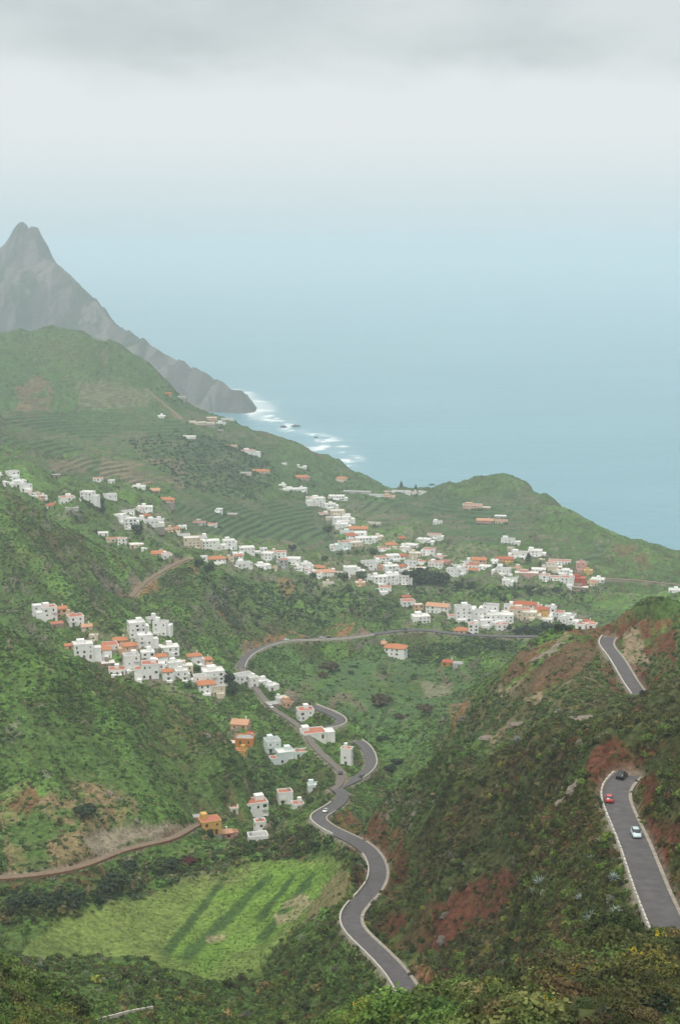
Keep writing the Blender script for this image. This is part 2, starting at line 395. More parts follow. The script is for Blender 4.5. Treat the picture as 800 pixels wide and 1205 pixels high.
# green field with darker crop rows and straw
fmm = blur(poly_mask(FIELD, 340, 520), 3)
core = blur(poly_mask([(190,1128),(215,1070),(300,1025),(385,1012),(385,1050),(320,1115),(240,1140)], 340, 520), 8)
cov = mix(cov, mix(np.broadcast_to(rgb(.145,.195,.050), cov.shape), rgb(.130,.225,.038), np.clip(core * .8 + (n2 - .5) * 1.6, 0, 1)), fmm)
cov = mix(cov, rgb(.20,.165,.085), fmm * sstep(.50, .68, n1 * .4 + n2 * .6) * .55 * (1 - core * .6))
CROP = np.zeros_like(H)
for (ax, ay), (bx, by), w in (((263,1036),(192,1126),9), ((320,1029),(216,1130),11), ((351,1026),(303,1084),7), ((373,1026),(305,1108),9)):
    L = math.hypot(bx - ax, by - ay); ux, uy = (bx - ax) / L, (by - ay) / L
    s = (PX0 - ax) * ux + (PY0 - ay) * uy; d = np.abs(-(PX0 - ax) * uy + (PY0 - ay) * ux + (n3 - .5) * 5)
    m = (YY > 340) * (YY < 520) * sstep(w * .85, w * .30, d * np.interp(s, [0, L * .5, L], [1.5, 1.1, .8])) * sstep(-6, 12, s) * sstep(L + 8, L - 10, s)
    CROP = np.maximum(CROP, m); cov = mix(cov, rgb(.050,.092,.026), m * .92)
paint([(330,1058),(352,1050),(372,1062),(345,1090),(328,1098)], 340, 520, rgb(.30,.255,.15), .85, sstep(.45, .6, n3), 1)
paint([(245,1105),(268,1100),(266,1110),(246,1114)], 340, 520, rgb(.30,.255,.15), .8, sstep(.4, .55, n3), 1)
paint([(398,1025),(412,1028),(392,1068),(352,1104),(365,1075)], 340, 520, rgb(.20,.155,.085), .8)
# cut banks show soil, steep cliffs show rock
cutm = sstep(.8, 2.2, CUT) * sstep(9, 5, RDIST)
soil = mix(np.broadcast_to(RED, cov.shape), ORANGE, sstep(500, 800, YY))
cov = mix(cov, soil, cutm * .85 * sstep(.28, .5, n3)); BARE = np.maximum(BARE, cutm * .8)
cov = mix(cov, rgb(.17,.15,.12), sstep(.9, 1.5, SLOPE) * sstep(600, 800, YY) * .7)
shoulder = sstep(2.2, .4, RDIST)
cov = mix(cov, rgb(.24,.20,.15), shoulder * .8)
cov *= (0.86 + 0.28 * fbm(XX / 2.6, YY / 2.6, 83, 2))[..., None].astype(np.float32)

def link(name, me, mat=None, parent=None, loc=None):
    o = bpy.data.objects.new(name, me); COL.objects.link(o)
    if mat is not None and me is not None and not me.materials:
        for m in (mat if isinstance(mat, (list, tuple)) else [mat]): me.materials.append(m)
    if parent is not None: o.parent = parent
    if loc is not None: o.location = loc
    return o
def tag(o, label=None, cat=None, group=None, kind=None):
    if label: o['label'] = label
    if cat: o['category'] = cat
    if group: o['group'] = group
    if kind: o['kind'] = kind
    return o
def grid_mesh(name, X, Y, Z, keep=None, attrs=None):
    nr, nc = X.shape
    me = bpy.data.meshes.new(name)
    idx = np.arange(nr * nc).reshape(nr, nc)
    q = np.stack([idx[:-1, :-1], idx[:-1, 1:], idx[1:, 1:], idx[1:, :-1]], -1).reshape(-1, 4)
    if keep is not None: q = q[keep[:-1, :-1].ravel()]
    me.vertices.add(nr * nc); me.vertices.foreach_set('co', np.stack([X, Y, Z], -1).astype(np.float32).ravel())
    me.loops.add(q.size); me.loops.foreach_set('vertex_index', q.astype(np.int32).ravel())
    me.polygons.add(len(q)); me.polygons.foreach_set('loop_start', np.arange(0, q.size, 4, dtype=np.int32))
    me.polygons.foreach_set('use_smooth', np.ones(len(q), bool))
    for an, v in (attrs or {}).items():
        if v.ndim == 3:
            a = me.attributes.new(an, 'FLOAT_COLOR', 'POINT'); c = np.ones((nr * nc, 4), np.float32); c[:, :3] = v.reshape(-1, 3); a.data.foreach_set('color', c.ravel())
        else:
            a = me.attributes.new(an, 'FLOAT', 'POINT'); a.data.foreach_set('value', v.astype(np.float32).ravel())
    me.update(calc_edges=True)
    return me

# ------------------------------------------------------------------ materials
def new_mat(name):
    m = bpy.data.materials.new(name); m.use_nodes = True
    nt = m.node_tree; nt.nodes.clear()
    out = nt.nodes.new('ShaderNodeOutputMaterial'); b = nt.nodes.new('ShaderNodeBsdfPrincipled')
    nt.links.new(b.outputs[0], out.inputs[0])
    return m, nt, b
def N(nt, typ, **kw):
    n = nt.nodes.new(typ)
    for k, v in kw.items():
        if k.startswith('i_'): n.inputs[k[2:].replace('_', ' ')].default_value = v
        else: setattr(n, k, v)
    return n
def mixc(nt, a, b, fac, mode='MIX'):
    m = nt.nodes.new('ShaderNodeMix'); m.data_type = 'RGBA'; m.blend_type = mode
    for s, v in ((m.inputs[0], fac), (m.inputs[6], a), (m.inputs[7], b)):
        if hasattr(v, 'is_output') or hasattr(v, 'links') and not isinstance(v, (tuple, float)): nt.links.new(v, s)
        elif isinstance(v, (int, float)): s.default_value = v
        else: s.default_value = (*v, 1) if len(v) == 3 else v
    return m.outputs[2]
def surf(name, col, rough=.8, scale=3.0, var=.25, bump=.1, spec=.25, metal=0.0, dark=None):
    """procedural paint, plaster, tile ... : base colour broken up by two noises, with a little relief"""
    m, nt, b = new_mat(name)
    tc = N(nt, 'ShaderNodeTexCoord')
    n1 = N(nt, 'ShaderNodeTexNoise', i_Scale=scale, i_Detail=5.0); n2 = N(nt, 'ShaderNodeTexNoise', i_Scale=scale * .22, i_Detail=3.0)
    geo = N(nt, 'ShaderNodeNewGeometry')
    for q in (n1, n2): nt.links.new(geo.outputs['Position'], q.inputs['Vector'])
    oi = N(nt, 'ShaderNodeObjectInfo')
    c = np.array(col)
    lo = tuple(c * (1 - var)) if dark is None else dark
    r = N(nt, 'ShaderNodeMapRange', i_From_Min=.3, i_From_Max=.7); nt.links.new(n1.outputs[0], r.inputs[0])
    c1 = mixc(nt, lo, tuple(np.minimum(c * (1 + var * .5), .9)), r.outputs[0])
    r2 = N(nt, 'ShaderNodeMapRange', i_From_Min=.4, i_From_Max=.75, i_To_Max=.5); nt.links.new(n2.outputs[0], r2.inputs[0])
    c2 = mixc(nt, c1, tuple(c * (1 - var * .9)), r2.outputs[0])
    nt.links.new(c2, b.inputs['Base Color'])
    b.inputs['Roughness'].default_value = rough; b.inputs['Metallic'].default_value = metal
    b.inputs['Specular IOR Level'].default_value = spec
    if bump:
        bp = N(nt, 'ShaderNodeBump', i_Strength=bump, i_Distance=.1); nt.links.new(n1.outputs[0], bp.inputs['Height']); nt.links.new(bp.outputs[0], b.inputs['Normal'])
    return m

def ground_mat(name, attr):
    m, nt, b = new_mat(name)
    a = N(nt, 'ShaderNodeAttribute', attribute_name=attr)
    geo = N(nt, 'ShaderNodeNewGeometry')
    n1 = N(nt, 'ShaderNodeTexNoise', i_Scale=.55, i_Detail=6.0, i_Roughness=.65); n2 = N(nt, 'ShaderNodeTexNoise', i_Scale=.12, i_Detail=4.0)
    n3 = N(nt, 'ShaderNodeTexVoronoi', i_Scale=.7)
    for q in (n1, n2, n3): nt.links.new(geo.outputs['Position'], q.inputs['Vector'])
    r = N(nt, 'ShaderNodeMapRange', i_From_Min=.3, i_From_Max=.7, i_To_Min=.45, i_To_Max=1.5); nt.links.new(n1.outputs[0], r.inputs[0])
    r2 = N(nt, 'ShaderNodeMapRange', i_From_Min=.3, i_From_Max=.7, i_To_Min=.8, i_To_Max=1.2); nt.links.new(n2.outputs[0], r2.inputs[0])
    mu = N(nt, 'ShaderNodeMath', operation='MULTIPLY'); nt.links.new(r.outputs[0], mu.inputs[0]); nt.links.new(r2.outputs[0], mu.inputs[1])
    vm = N(nt, 'ShaderNodeVectorMath', operation='SCALE'); nt.links.new(a.outputs['Color'], vm.inputs[0]); nt.links.new(mu.outputs[0], vm.inputs['Scale'])
    nt.links.new(vm.outputs[0], b.inputs['Base Color'])
    b.inputs['Roughness'].default_value = .95; b.inputs['Specular IOR Level'].default_value = .1
    bp = N(nt, 'ShaderNodeBump', i_Strength=.9, i_Distance=1.0); nt.links.new(n1.outputs[0], bp.inputs['Height'])
    bp2 = N(nt, 'ShaderNodeBump', i_Strength=.7, i_Distance=.5); nt.links.new(n3.outputs[0], bp2.inputs['Height']); nt.links.new(bp.outputs[0], bp2.inputs['Normal'])
    nt.links.new(bp2.outputs[0], b.inputs['Normal'])
    return m
M = {}
M['ground'] = ground_mat('ground_cover', 'cover')
keep = H > -29
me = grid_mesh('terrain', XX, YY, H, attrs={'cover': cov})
terrain = link('terrain', me, M['ground']); tag(terrain, 'green and brown hillsides of the coastal valley', kind='structure')
# ------------------------------------------------------------------ mountain beyond the bay
CREST = [(-420,150),(-300,190),(-200,235),(-120,270),(-60,300),(-25,308),(0,294),(8,288),(13,278),(17,269),(20,265),(23,262),(28,261),(31,263),(32.5,268),(33.5,273),(35,268),(37,266),(44,267),(46,272),(48,283),(50,294),(52,303),(58,304),(64,306),(66,309),(76,323),(88,335),(98,340),(108,352),(118,365),(130,381),(150,393),(170,404),(190,413),(215,427),(240,440),(258,446),(272,457),(283,460),(291,464),(296,471),(299,479),(302,486),(306,490),(320,493)]
cx = []
for px, py in CREST:
    Yc = 4350 - px * 2.45 + max(0, px - 282) * 9.0        # the point curls away to seaward
    t, k = ray(px, py); cx.append((float(t) * Yc, Yc, max(CAMZ + float(k) * Yc, -8)))
cx = np.array(cx)
S = np.concatenate([[0], np.cumsum(np.hypot(np.diff(cx[:, 0]), np.diff(cx[:, 1])))])
s = np.arange(0, S[-1] + 60, 3.0); u = np.concatenate([np.linspace(-900, -260, 65)[:-1], np.linspace(-260, 160, 121), np.linspace(160, 500, 20)[1:]])
sx, sy, sz = (np.interp(s, S, cx[:, i]) for i in range(3))
calm = np.clip(np.abs(sz - 480) / 160, .04, 1) * np.clip(sz / 160, .2, 1)
sz = sz + ((vnoise(s / 17.0, s * 0, 5) - .5) * 12 + (vnoise(s / 45.0, s * 0 + 3, 6) - .5) * 14 + np.where((vnoise(s / 30.0, s * 0 + 9, 8) > .62), 6, 0)) * calm
sz = np.where(s > S[-1], -10, sz)
d = np.stack([np.gradient(sx), np.gradient(sy)], 1); d /= np.linalg.norm(d, axis=1)[:, None]
k_ = np.ones(101) / 101; d = np.stack([np.convolve(np.pad(d[:, i], 50, 'edge'), k_, 'valid') for i in range(2)], 1); d /= np.linalg.norm(d, axis=1)[:, None]
nx, ny = -d[:, 1], d[:, 0]                      # away from the camera
SS, UU = np.meshgrid(s, u, indexing='ij')
MX, MY = sx[:, None] + nx[:, None] * UU, sy[:, None] + ny[:, None] * UU
au = np.abs(UU)
base = np.convolve(np.pad(sz, 66, 'edge'), np.ones(133) / 133, 'valid')     # broad ridge under the spires
core_ = np.exp(-(au / (55.0 + 90 * sstep(S[-1] - 420, S[-1] - 120, SS))) ** 2)
top = base[:, None] + (sz - base)[:, None] * core_
rid = ridged(SS / 130 + 0.25 * fbm(MX / 60, MY / 60, 3, 2), UU / 420 + SS / 900, 55, 4)
MH = top - au * (0.62 + 0.25 * (vnoise(SS / 300, UU * 0, 3) - .5)) - (1 - rid) * np.minimum(au, 170) * .95 + (fbm(MX / 25, MY / 25, 15, 3) - .5) * np.minimum(22, 3 + au * .25)
MH += np.where(sz[:, None] > 380, (ridged(SS / 28, UU / 60, 91, 2) - .75) * 22 * np.exp(-((au - 30) / 40.0) ** 2) * (au > 6), 0)
MH += (ridged(SS / 45, UU / 120, 17, 3) - .7) * 20 * np.clip((au - 4) / 45, 0, 1) * np.clip(sz[:, None] / 120, 0, 1)
MH = np.maximum(MH, -25)
mcov = np.empty(MH.shape + (3,), np.float32); mcov[:] = (.115, .108, .090)
gr = sstep(.45, .62, fbm(MX / 70, MY / 70, 23, 4) + .12 * rid); mcov = mix(mcov, rgb(.060, .075, .040), gr * .8)
mcov = mix(mcov, rgb(.20, .18, .155), sstep(.52, .64, fbm(MX / 30, MY / 50, 29, 3)) * .7); mcov = mix(mcov, rgb(.075, .070, .060), sstep(.72, .5, rid) * .45)  # gullies darkened in the colour itself, to strengthen their faint shading
M['crag'] = ground_mat('crag_rock', 'cover')
mt = link('mountain', grid_mesh('mountain', MX, MY, MH, attrs={'cover': mcov}), M['crag'])
tag(mt, 'grey rocky mountain with a twin horned peak running down to the sea', kind='structure')

# ------------------------------------------------------------------ sea
sp = np.linspace(-.75, .75, 420)
yy = np.exp(np.concatenate([np.linspace(math.log(1200), math.log(4500), 520), np.linspace(math.log(4500), math.log(58000), 60)[1:]]))
ST, SY = np.meshgrid(sp, yy); SX = ST * SY
PX0, PY0 = project(SX, SY, np.zeros_like(SX)); YY_keep, XX_keep = YY, XX
wob = (fbm(SX / 60, SY / 160, 5, 3) - .5)
JX, JY = PX0 + wob * 26, PY0 + (fbm(SX / 80, SY / 120, 9, 3) - .5) * 12
YY = SY
foam = poly_mask([(255,452),(300,466),(316,474),(320,482),(306,490),(292,492)], 1200, 9000)
foam0 = np.clip(blur(foam, 4), 0, 1)
foam = np.maximum(foam, poly_mask([(286,486),(310,468),(330,478),(352,494),(350,506),(396,518),(392,526),(352,512),(320,500),(290,492)], 1200, 9000))
foam = np.maximum(foam, poly_mask([(360,506),(375,512),(405,530),(430,552),(410,552),(370,530)], 1200, 9000))
foam = np.clip(blur(foam, 3), 0, 1)
streak = sstep(.50, .60, fbm(SX / 16, SY / 42, 33, 4) * .6 + ridged(SX / 70, SY / 90, 35, 3) * .4 - .08)
foam = foam * np.clip(.10 + .5 * foam0 + streak * .9, 0, 1)
foam = np.maximum(foam, .0 * sstep(.69, .73, fbm(SX / 60, SY / 220, 39, 4)) * sstep(5200, 3000, SY) * 0.5)
YY, XX = YY_keep, XX_keep
m, nt, b = new_mat('sea_water')
a = N(nt, 'ShaderNodeAttribute', attribute_name='foam')
geo = N(nt, 'ShaderNodeNewGeometry'); mp = N(nt, 'ShaderNodeMapping'); mp.inputs['Scale'].default_value = (.008, .02, .02)
nt.links.new(geo.outputs['Position'], mp.inputs[0])
w1 = N(nt, 'ShaderNodeTexNoise', i_Scale=1.0, i_Detail=8.0, i_Roughness=.6); nt.links.new(mp.outputs[0], w1.inputs['Vector'])
w2 = N(nt, 'ShaderNodeTexNoise', i_Scale=.12, i_Detail=4.0); nt.links.new(mp.outputs[0], w2.inputs['Vector'])
r = N(nt, 'ShaderNodeMapRange', i_From_Min=.35, i_From_Max=.65); nt.links.new(w2.outputs[0], r.inputs[0])
c = mixc(nt, (.105, .255, .310), (.130, .295, .350), r.outputs[0])
c = mixc(nt, c, (.75, .78, .78), a.outputs['Fac'])
nt.links.new(c, b.inputs['Base Color'])
rr = N(nt, 'ShaderNodeMapRange', i_To_Min=.28, i_To_Max=.9); nt.links.new(a.outputs['Fac'], rr.inputs[0]); nt.links.new(rr.outputs[0], b.inputs['Roughness'])
b.inputs['Specular IOR Level'].default_value = .4
bp = N(nt, 'ShaderNodeBump', i_Strength=.5, i_Distance=12.0); nt.links.new(w1.outputs[0], bp.inputs['Height']); nt.links.new(bp.outputs[0], b.inputs['Normal'])
sea = link('sea', grid_mesh('sea', SX, SY, np.zeros_like(SX), attrs={'foam': foam}), m); tag(sea, 'pale blue sea fading into the haze', kind='structure')

# rocks awash off the headland
def rock_mesh(name, seed, sx_, sy_, sz_, sub=3):
    bm = bmesh.new(); bmesh.ops.create_icosphere(bm, subdivisions=sub, radius=1.0)
    rr = np.random.default_rng(seed); off = rr.uniform(0, 50, 3)
    co = np.array([v.co[:] for v in bm.verts])
    nz = fbm(co[:, 0] * 1.3 + off[0] + co[:, 2], co[:, 1] * 1.3 + off[1] - co[:, 2] * .7, seed, 3) - .5
    nz2 = np.abs(fbm(co[:, 0] * 3 + off[2], co[:, 1] * 3 + co[:, 2] * 3, seed + 5, 2) - .5)
    for v, q, q2 in zip(bm.verts, nz, nz2):
        f = 1 + q * 1.1 - q2 * .5
        v.co = Vector((v.co.x * f * sx_, v.co.y * f * sy_, max(v.co.z * f, -.55) * sz_))
    me = bpy.data.meshes.new(name); bm.to_mesh(me); bm.free(); return me
M['sea_rock'] = surf('wet_black_rock', (.06, .055, .05), .6, .2, .4, .6)
for i, (px, py, w, lab) in enumerate([(333, 503, 9, 'dark flat rock awash in white surf below the headland cliffs'), (348, 502, 10, 'longer dark rock awash in surf, seaward of the first flat rock'), (372, 515, 6, 'small dark rock in the surf nearest the green coastal slope')]):
    t, k = ray(px, py); Y = -CAMZ / float(k); q = w * Y / F / 2
    o = link('sea_rock', rock_mesh('sea_rock', 5 + i, q, q * .8, q * .45), M['sea_rock'], loc=(float(t) * Y, Y, 0)); tag(o, lab, 'rock', 'rocks awash off the headland')

# ------------------------------------------------------------------ sky, sun, haze
SUN_EL, SUN_ROT = math.radians(58), math.radians(-162)
world = bpy.data.worlds.new('World'); SC.world = world; world.use_nodes = True
nt = world.node_tree; nt.nodes.clear()
out = nt.nodes.new('ShaderNodeOutputWorld'); bg = nt.nodes.new('ShaderNodeBackground'); nt.links.new(bg.outputs[0], out.inputs[0])
sky = nt.nodes.new('ShaderNodeTexSky'); sky.sky_type = 'NISHITA'; sky.sun_disc = False; sky.sun_elevation = SUN_EL; sky.sun_rotation = SUN_ROT
tcw = nt.nodes.new('ShaderNodeTexCoord'); sep = nt.nodes.new('ShaderNodeSeparateXYZ'); nt.links.new(tcw.outputs['Generated'], sep.inputs[0])
# stratus: brighter towards the zenith, a grey bank hanging over the sea, ragged lower edge
mpw = N(nt, 'ShaderNodeMapping'); mpw.inputs['Location'].default_value = CLOUD
mpw.inputs['Scale'].default_value = (1.8, 1.8, 4.6); nt.links.new(tcw.outputs['Generated'], mpw.inputs[0])
nA = N(nt, 'ShaderNodeTexNoise', i_Scale=4.2, i_Detail=8.0, i_Roughness=.55, i_Distortion=.4); nt.links.new(mpw.outputs[0], nA.inputs['Vector'])
nB = N(nt, 'ShaderNodeTexNoise', i_Scale=2.6, i_Detail=6.0, i_Roughness=.5); nt.links.new(mpw.outputs[0], nB.inputs['Vector'])
def mth(op, a, b):
    q = nt.nodes.new('ShaderNodeMath'); q.operation = op
    for s_, v in zip(q.inputs, (a, b)):
        if isinstance(v, (int, float)): s_.default_value = v
        else: nt.links.new(v, s_)
    return q.outputs[0]
edge = mth('ADD', sep.outputs['Z'], mth('MULTIPLY', mth('SUBTRACT', nA.outputs[0], .5), .055))
bank = N(nt, 'ShaderNodeMapRange', i_From_Min=.100, i_From_Max=.128); bank.interpolation_type = 'SMOOTHSTEP'; nt.links.new(edge, bank.inputs[0])
mott = N(nt, 'ShaderNodeMapRange', i_From_Min=.35, i_From_Max=.62); mott.interpolation_type = 'SMOOTHSTEP'; nt.links.new(nB.outputs[0], mott.inputs[0])
bright = (6.5, 6.7, 6.75); grey = (4.3, 4.65, 4.6); lightgrey = (5.7, 6.0, 5.9)
bankc = mixc(nt, grey, lightgrey, mott.outputs[0])
lowb = N(nt, 'ShaderNodeMapRange', i_From_Min=.015, i_From_Max=.085); lowb.interpolation_type = 'SMOOTHSTEP'; nt.links.new(sep.outputs['Z'], lowb.inputs[0])
bright = mixc(nt, (5.3, 6.15, 6.55), bright, lowb.outputs[0])
cl = mixc(nt, bright, bankc, bank.outputs[0])
zen = N(nt, 'ShaderNodeMapRange', i_From_Min=.22, i_From_Max=.85); zen.interpolation_type = 'SMOOTHSTEP'; nt.links.new(sep.outputs['Z'], zen.inputs[0])
cl = mixc(nt, cl, (13.0, 13.0, 12.6), zen.outputs[0])
skc = mixc(nt, sky.outputs[0], cl, .9)
nt.links.new(skc, bg.inputs['Color']); bg.inputs['Strength'].default_value = .1

sd = bpy.data.lights.new('sun', 'SUN'); sd.energy = 1.5; sd.angle = math.radians(14); sd.color = (1, .95, .87)
so = bpy.data.objects.new('sun', sd); COL.objects.link(so)
# Nishita: rotation 0 puts the sun towards +Y, positive turns clockwise seen from above
sdir = Vector((math.sin(SUN_ROT) * math.cos(SUN_EL), math.cos(SUN_ROT) * math.cos(SUN_EL), math.sin(SUN_EL)))
so.rotation_euler = sdir.to_track_quat('Z', 'Y').to_euler()

bm = bmesh.new(); bmesh.ops.create_cube(bm, size=1)
for v in bm.verts: v.co = Vector((v.co.x * 100000, 30000 + v.co.y * 62000, 250 + v.co.z * 570))
me = bpy.data.meshes.new('haze'); bm.to_mesh(me); bm.free()
hm = bpy.data.materials.new('sea_haze'); hm.use_nodes = True; nt = hm.node_tree; nt.nodes.clear()
o_ = nt.nodes.new('ShaderNodeOutputMaterial'); pv = nt.nodes.new('ShaderNodeVolumePrincipled'); nt.links.new(pv.outputs[0], o_.inputs['Volume'])
pv.inputs['Density'].default_value = HAZE; pv.inputs['Color'].default_value = (.73, .84, .90, 1); pv.inputs['Anisotropy'].default_value = .1
hz = link('haze', me, hm); tag(hz, 'pale sea haze filling the valley', kind='stuff')

SC.view_settings.view_transform = 'Standard'; SC.view_settings.look = 'None'; SC.view_settings.gamma = 1; SC.view_settings.use_curve_mapping = False
SC.view_settings.exposure = EXPO
cy = SC.cycles
cy.use_denoising = True
try: cy.denoiser = 'OPENIMAGEDENOISE'; cy.denoising_input_passes = 'RGB_ALBEDO_NORMAL'
except Exception: pass
cy.volume_bounces = 3; cy.max_bounces = 5; cy.diffuse_bounces = 2; cy.glossy_bounces = 2; cy.transmission_bounces = 3
cy.use_adaptive_sampling = True; cy.adaptive_threshold = .02
# ------------------------------------------------------------------ mesh helpers
def bm_box(bm, x0, x1, y0, y1, z0, z1, mi=0, taper=0.0):
    vs = []
    for z, tpr in ((z0, 0), (z1, taper)):
        for x, y in ((x0 + tpr, y0 + tpr), (x1 - tpr, y0 + tpr), (x1 - tpr, y1 - tpr), (x0 + tpr, y1 - tpr)): vs.append(bm.verts.new((x, y, z)))
    fs = []
    for q in ((0, 3, 2, 1), (4, 5, 6, 7), (0, 1, 5, 4), (1, 2, 6, 5), (2, 3, 7, 6), (3, 0, 4, 7)):
        f = bm.faces.new([vs[i] for i in q]); f.material_index = mi; fs.append(f)
    return fs
def bm_done(name, bm, smooth=False):
    bmesh.ops.recalc_face_normals(bm, faces=bm.faces)
    me = bpy.data.meshes.new(name)
    if smooth:
        for f in bm.faces: f.smooth = True
    bm.to_mesh(me); bm.free(); return me
def empty(name, loc, rz=0.0):
    o = bpy.data.objects.new(name, None); COL.objects.link(o); o.location = loc; o.rotation_euler = (0, 0, rz); o.empty_display_size = .5; return o

# ------------------------------------------------------------------ roads
M['asphalt'] = surf('worn_asphalt', (.108, .100, .10), .85, .5, .26, .08)
M['concrete'] = surf('pale_concrete', (.34, .30, .245), .9, 1.0, .35, .1)
M['limewash'] = surf('limewashed_stone', (.52, .485, .41), .9, 1.2, .38, .12)
M['dirtroad'] = surf('packed_earth', (.20, .150, .10), .95, .8, .25, .2)
M['earthwall'] = surf('rust_earth_wall', (.20, .105, .065), .95, .8, .3, .2)
M['drystone'] = surf('dry_stone', (.24, .20, .16), .95, .7, .35, .3)
RESAMP = {}
def strip(name, r, offs, zs, mat, kind='structure', i0=0, i1=None, thick=.35):
    """a ribbon along a road centre line between two offsets, with its own thickness"""
    C, Nn = r['C'][i0:i1], r['N'][i0:i1]
    bm = bmesh.new(); rows = []
    for c, nn in zip(C, Nn):
        row = []
        for o_ in offs: row.append(bm.verts.new((c[0] + nn[0] * o_, c[1] + nn[1] * o_, c[2] + zs)))
        for o_ in (offs[-1], offs[0]): row.append(bm.verts.new((c[0] + nn[0] * o_, c[1] + nn[1] * o_, c[2] + zs - thick)))
        rows.append(row)
    k = len(rows[0])
    for a, b in zip(rows[:-1], rows[1:]):
        for i in range(k): bm.faces.new((a[i], a[(i + 1) % k], b[(i + 1) % k], b[i]))
    bm.faces.new(rows[0]); bm.faces.new(rows[-1][::-1])
    return link(name, bm_done(name, bm), mat)
def wall_along(name, r, off, w, h, mat, i0=0, i1=None, gap=None, label=None, base=.5, cap=None):
    """low wall along a road edge; gap=(length, opening) leaves crenels above the plinth"""
    C, Nn = r['C'][i0:i1], r['N'][i0:i1]
    P = C[:, :2] + Nn * off
    dist = np.concatenate([[0], np.cumsum(np.linalg.norm(np.diff(P, axis=0), axis=1))])
    L = dist[-1]
    def at(q): return np.array([np.interp(q, dist, P[:, 0]), np.interp(q, dist, P[:, 1]), np.interp(q, dist, C[:, 2])])
    bm = bmesh.new()
    def run(a, b, z0, z1, ww):
        n_ = max(2, int((b - a) / 2.2) + 1); rows = []
        for q in np.linspace(a, b, n_):
            p = at(q); p2 = at(min(q + .3, L)); p1 = at(max(q - .3, 0)); t_ = (p2 - p1)[:2]; t_ /= np.linalg.norm(t_) + 1e-9; nn = np.array([-t_[1], t_[0]])
            jz = .05 * math.sin(q * 1.7)
            rows.append([bm.verts.new((p[0] + nn[0] * s_ * ww / 2, p[1] + nn[1] * s_ * ww / 2, p[2] + z_)) for s_, z_ in ((-1, z0), (1, z0), (1, z1 + jz), (-1, z1 + jz))])
        for A_, B_ in zip(rows[:-1], rows[1:]):
            for i in range(4): bm.faces.new((A_[i], A_[(i + 1) % 4], B_[(i + 1) % 4], B_[i]))
        bm.faces.new(rows[0]); bm.faces.new(rows[-1][::-1])
    if gap is None: run(0, L, -base, h, w)
    else:
        run(0, L, -base, h * .45, w)
        q = 0.0
        while q < L - .6:
            run(q, min(q + gap[0], L), h * .45 - .01, h, w - .06); q += gap[0] + gap[1]
    o = link(name, bm_done(name, bm), mat); tag(o, label, 'wall', 'road walls'); return o
def idx(r, px):  # nearest sample to a pixel column / row pair
    X, Y = project(r['C'][:, 0], r['C'][:, 1], r['C'][:, 2]); return int(np.argmin((X - px[0]) ** 2 + (Y - px[1]) ** 2))
SURF = dict(upper='asphalt', spur='asphalt', lower='asphalt', bend='asphalt', lane='concrete', hairpin='asphalt', valley='asphalt', dirt='dirtroad', ridge='dirtroad', track='dirtroad', hill_path='dirtroad', fore='asphalt')
NAMES = dict(lane='lane', dirt='dirt_road', track='dirt_track', hill_path='footpath', ridge='dirt_road')
M['lane'] = surf('lane_concrete', (.155, .135, .115), .9, .8, .2, .1); SURF['lane'] = 'lane'
for i, (k_, r) in enumerate(ROADS.items()):
    if k_ == 'fore': continue                   # only its parapet shows; scrub hides the carriageway
    hw = r['w'] / 2
    o = strip(NAMES.get(k_, 'road'), r, np.linspace(-hw, hw, 5), .02 + .012 * i, M[SURF[k_]]); o['kind'] = 'structure'
U, Lw, Bd, Sp, Vl, Hp, Tk, Fo, Ln = (ROADS[k] for k in ('upper', 'lower', 'bend', 'spur', 'valley', 'hairpin', 'track', 'fore', 'lane'))
# N points to the left of travel (towards the far end)
strip('roadside_gutter', U, [-3.5, -2.82], .12, M['concrete'])['kind'] = 'structure'
wall_along('parapet_wall', U, 3.0, .38, .7, M['limewash'], gap=(2.1, .55), label='long pale parapet of separate blocks beside the road with three cars')
strip('roadside_gutter', Lw, [-3.8, -2.82], .16, M['concrete'], i0=0, i1=idx(Lw, (418, 989)))['kind'] = 'structure'
strip('roadside_gutter', Lw, [-3.5, -2.82], .16, M['concrete'], i0=idx(Lw, (418, 989)), i1=idx(Lw, (388, 952)))['kind'] = 'structure'
wall_along('kerb_wall', Lw, 3.0, .45, .7, M['limewash'], i1=idx(Lw, (424, 1061)), label='pale wall on the field side of the road bend above the yellow shrubs')
wall_along('kerb_wall', Lw, 3.0, .45, .7, M['limewash'], i0=idx(Lw, (427, 1058)), i1=idx(Lw, (436, 1003)), label='short straight pale wall between the green field and the road')
wall_along('kerb_wall', Lw, 3.0, .5, .8, M['limewash'], i0=idx(Lw, (400, 981)), i1=idx(Lw, (398, 944)), label='pale wall wrapping the tight bend where the white car drives')
wall_along('kerb_wall', Bd, -2.8, .45, .8, M['limewash'], i0=idx(Bd, (420, 916)), label='pale wall outside the curve below the red-roofed tower house')
strip('roadside_gutter', Sp, [-3.5, -2.72], .12, M['concrete'])['kind'] = 'structure'
wall_along('kerb_wall', Sp, 2.9, .5, .8, M['limewash'], label='white wall along the road cut through the rust-coloured crest')
wall_along('kerb_wall', Vl, -3.0, .5, 1.0, M['limewash'], i0=0, i1=idx(Vl, (440, 746)), label='long pale wall of the sweeping valley road above the green bowl')
wall_along('kerb_wall', Hp, 2.8, .5, .9, M['limewash'], label='pale wall round the hairpin bend beside the terracotta terraces')
wall_along('retaining_wall', Tk, -1.9, .5, .35, M['earthwall'], base=3.2, label='rust-brown retaining wall holding up the dirt track above the green field')
wall_along('parapet_wall', Fo, 1.5, .5, .8, M['limewash'], gap=(2.4, .3), label='short pale block parapet at the bottom edge below the green field')
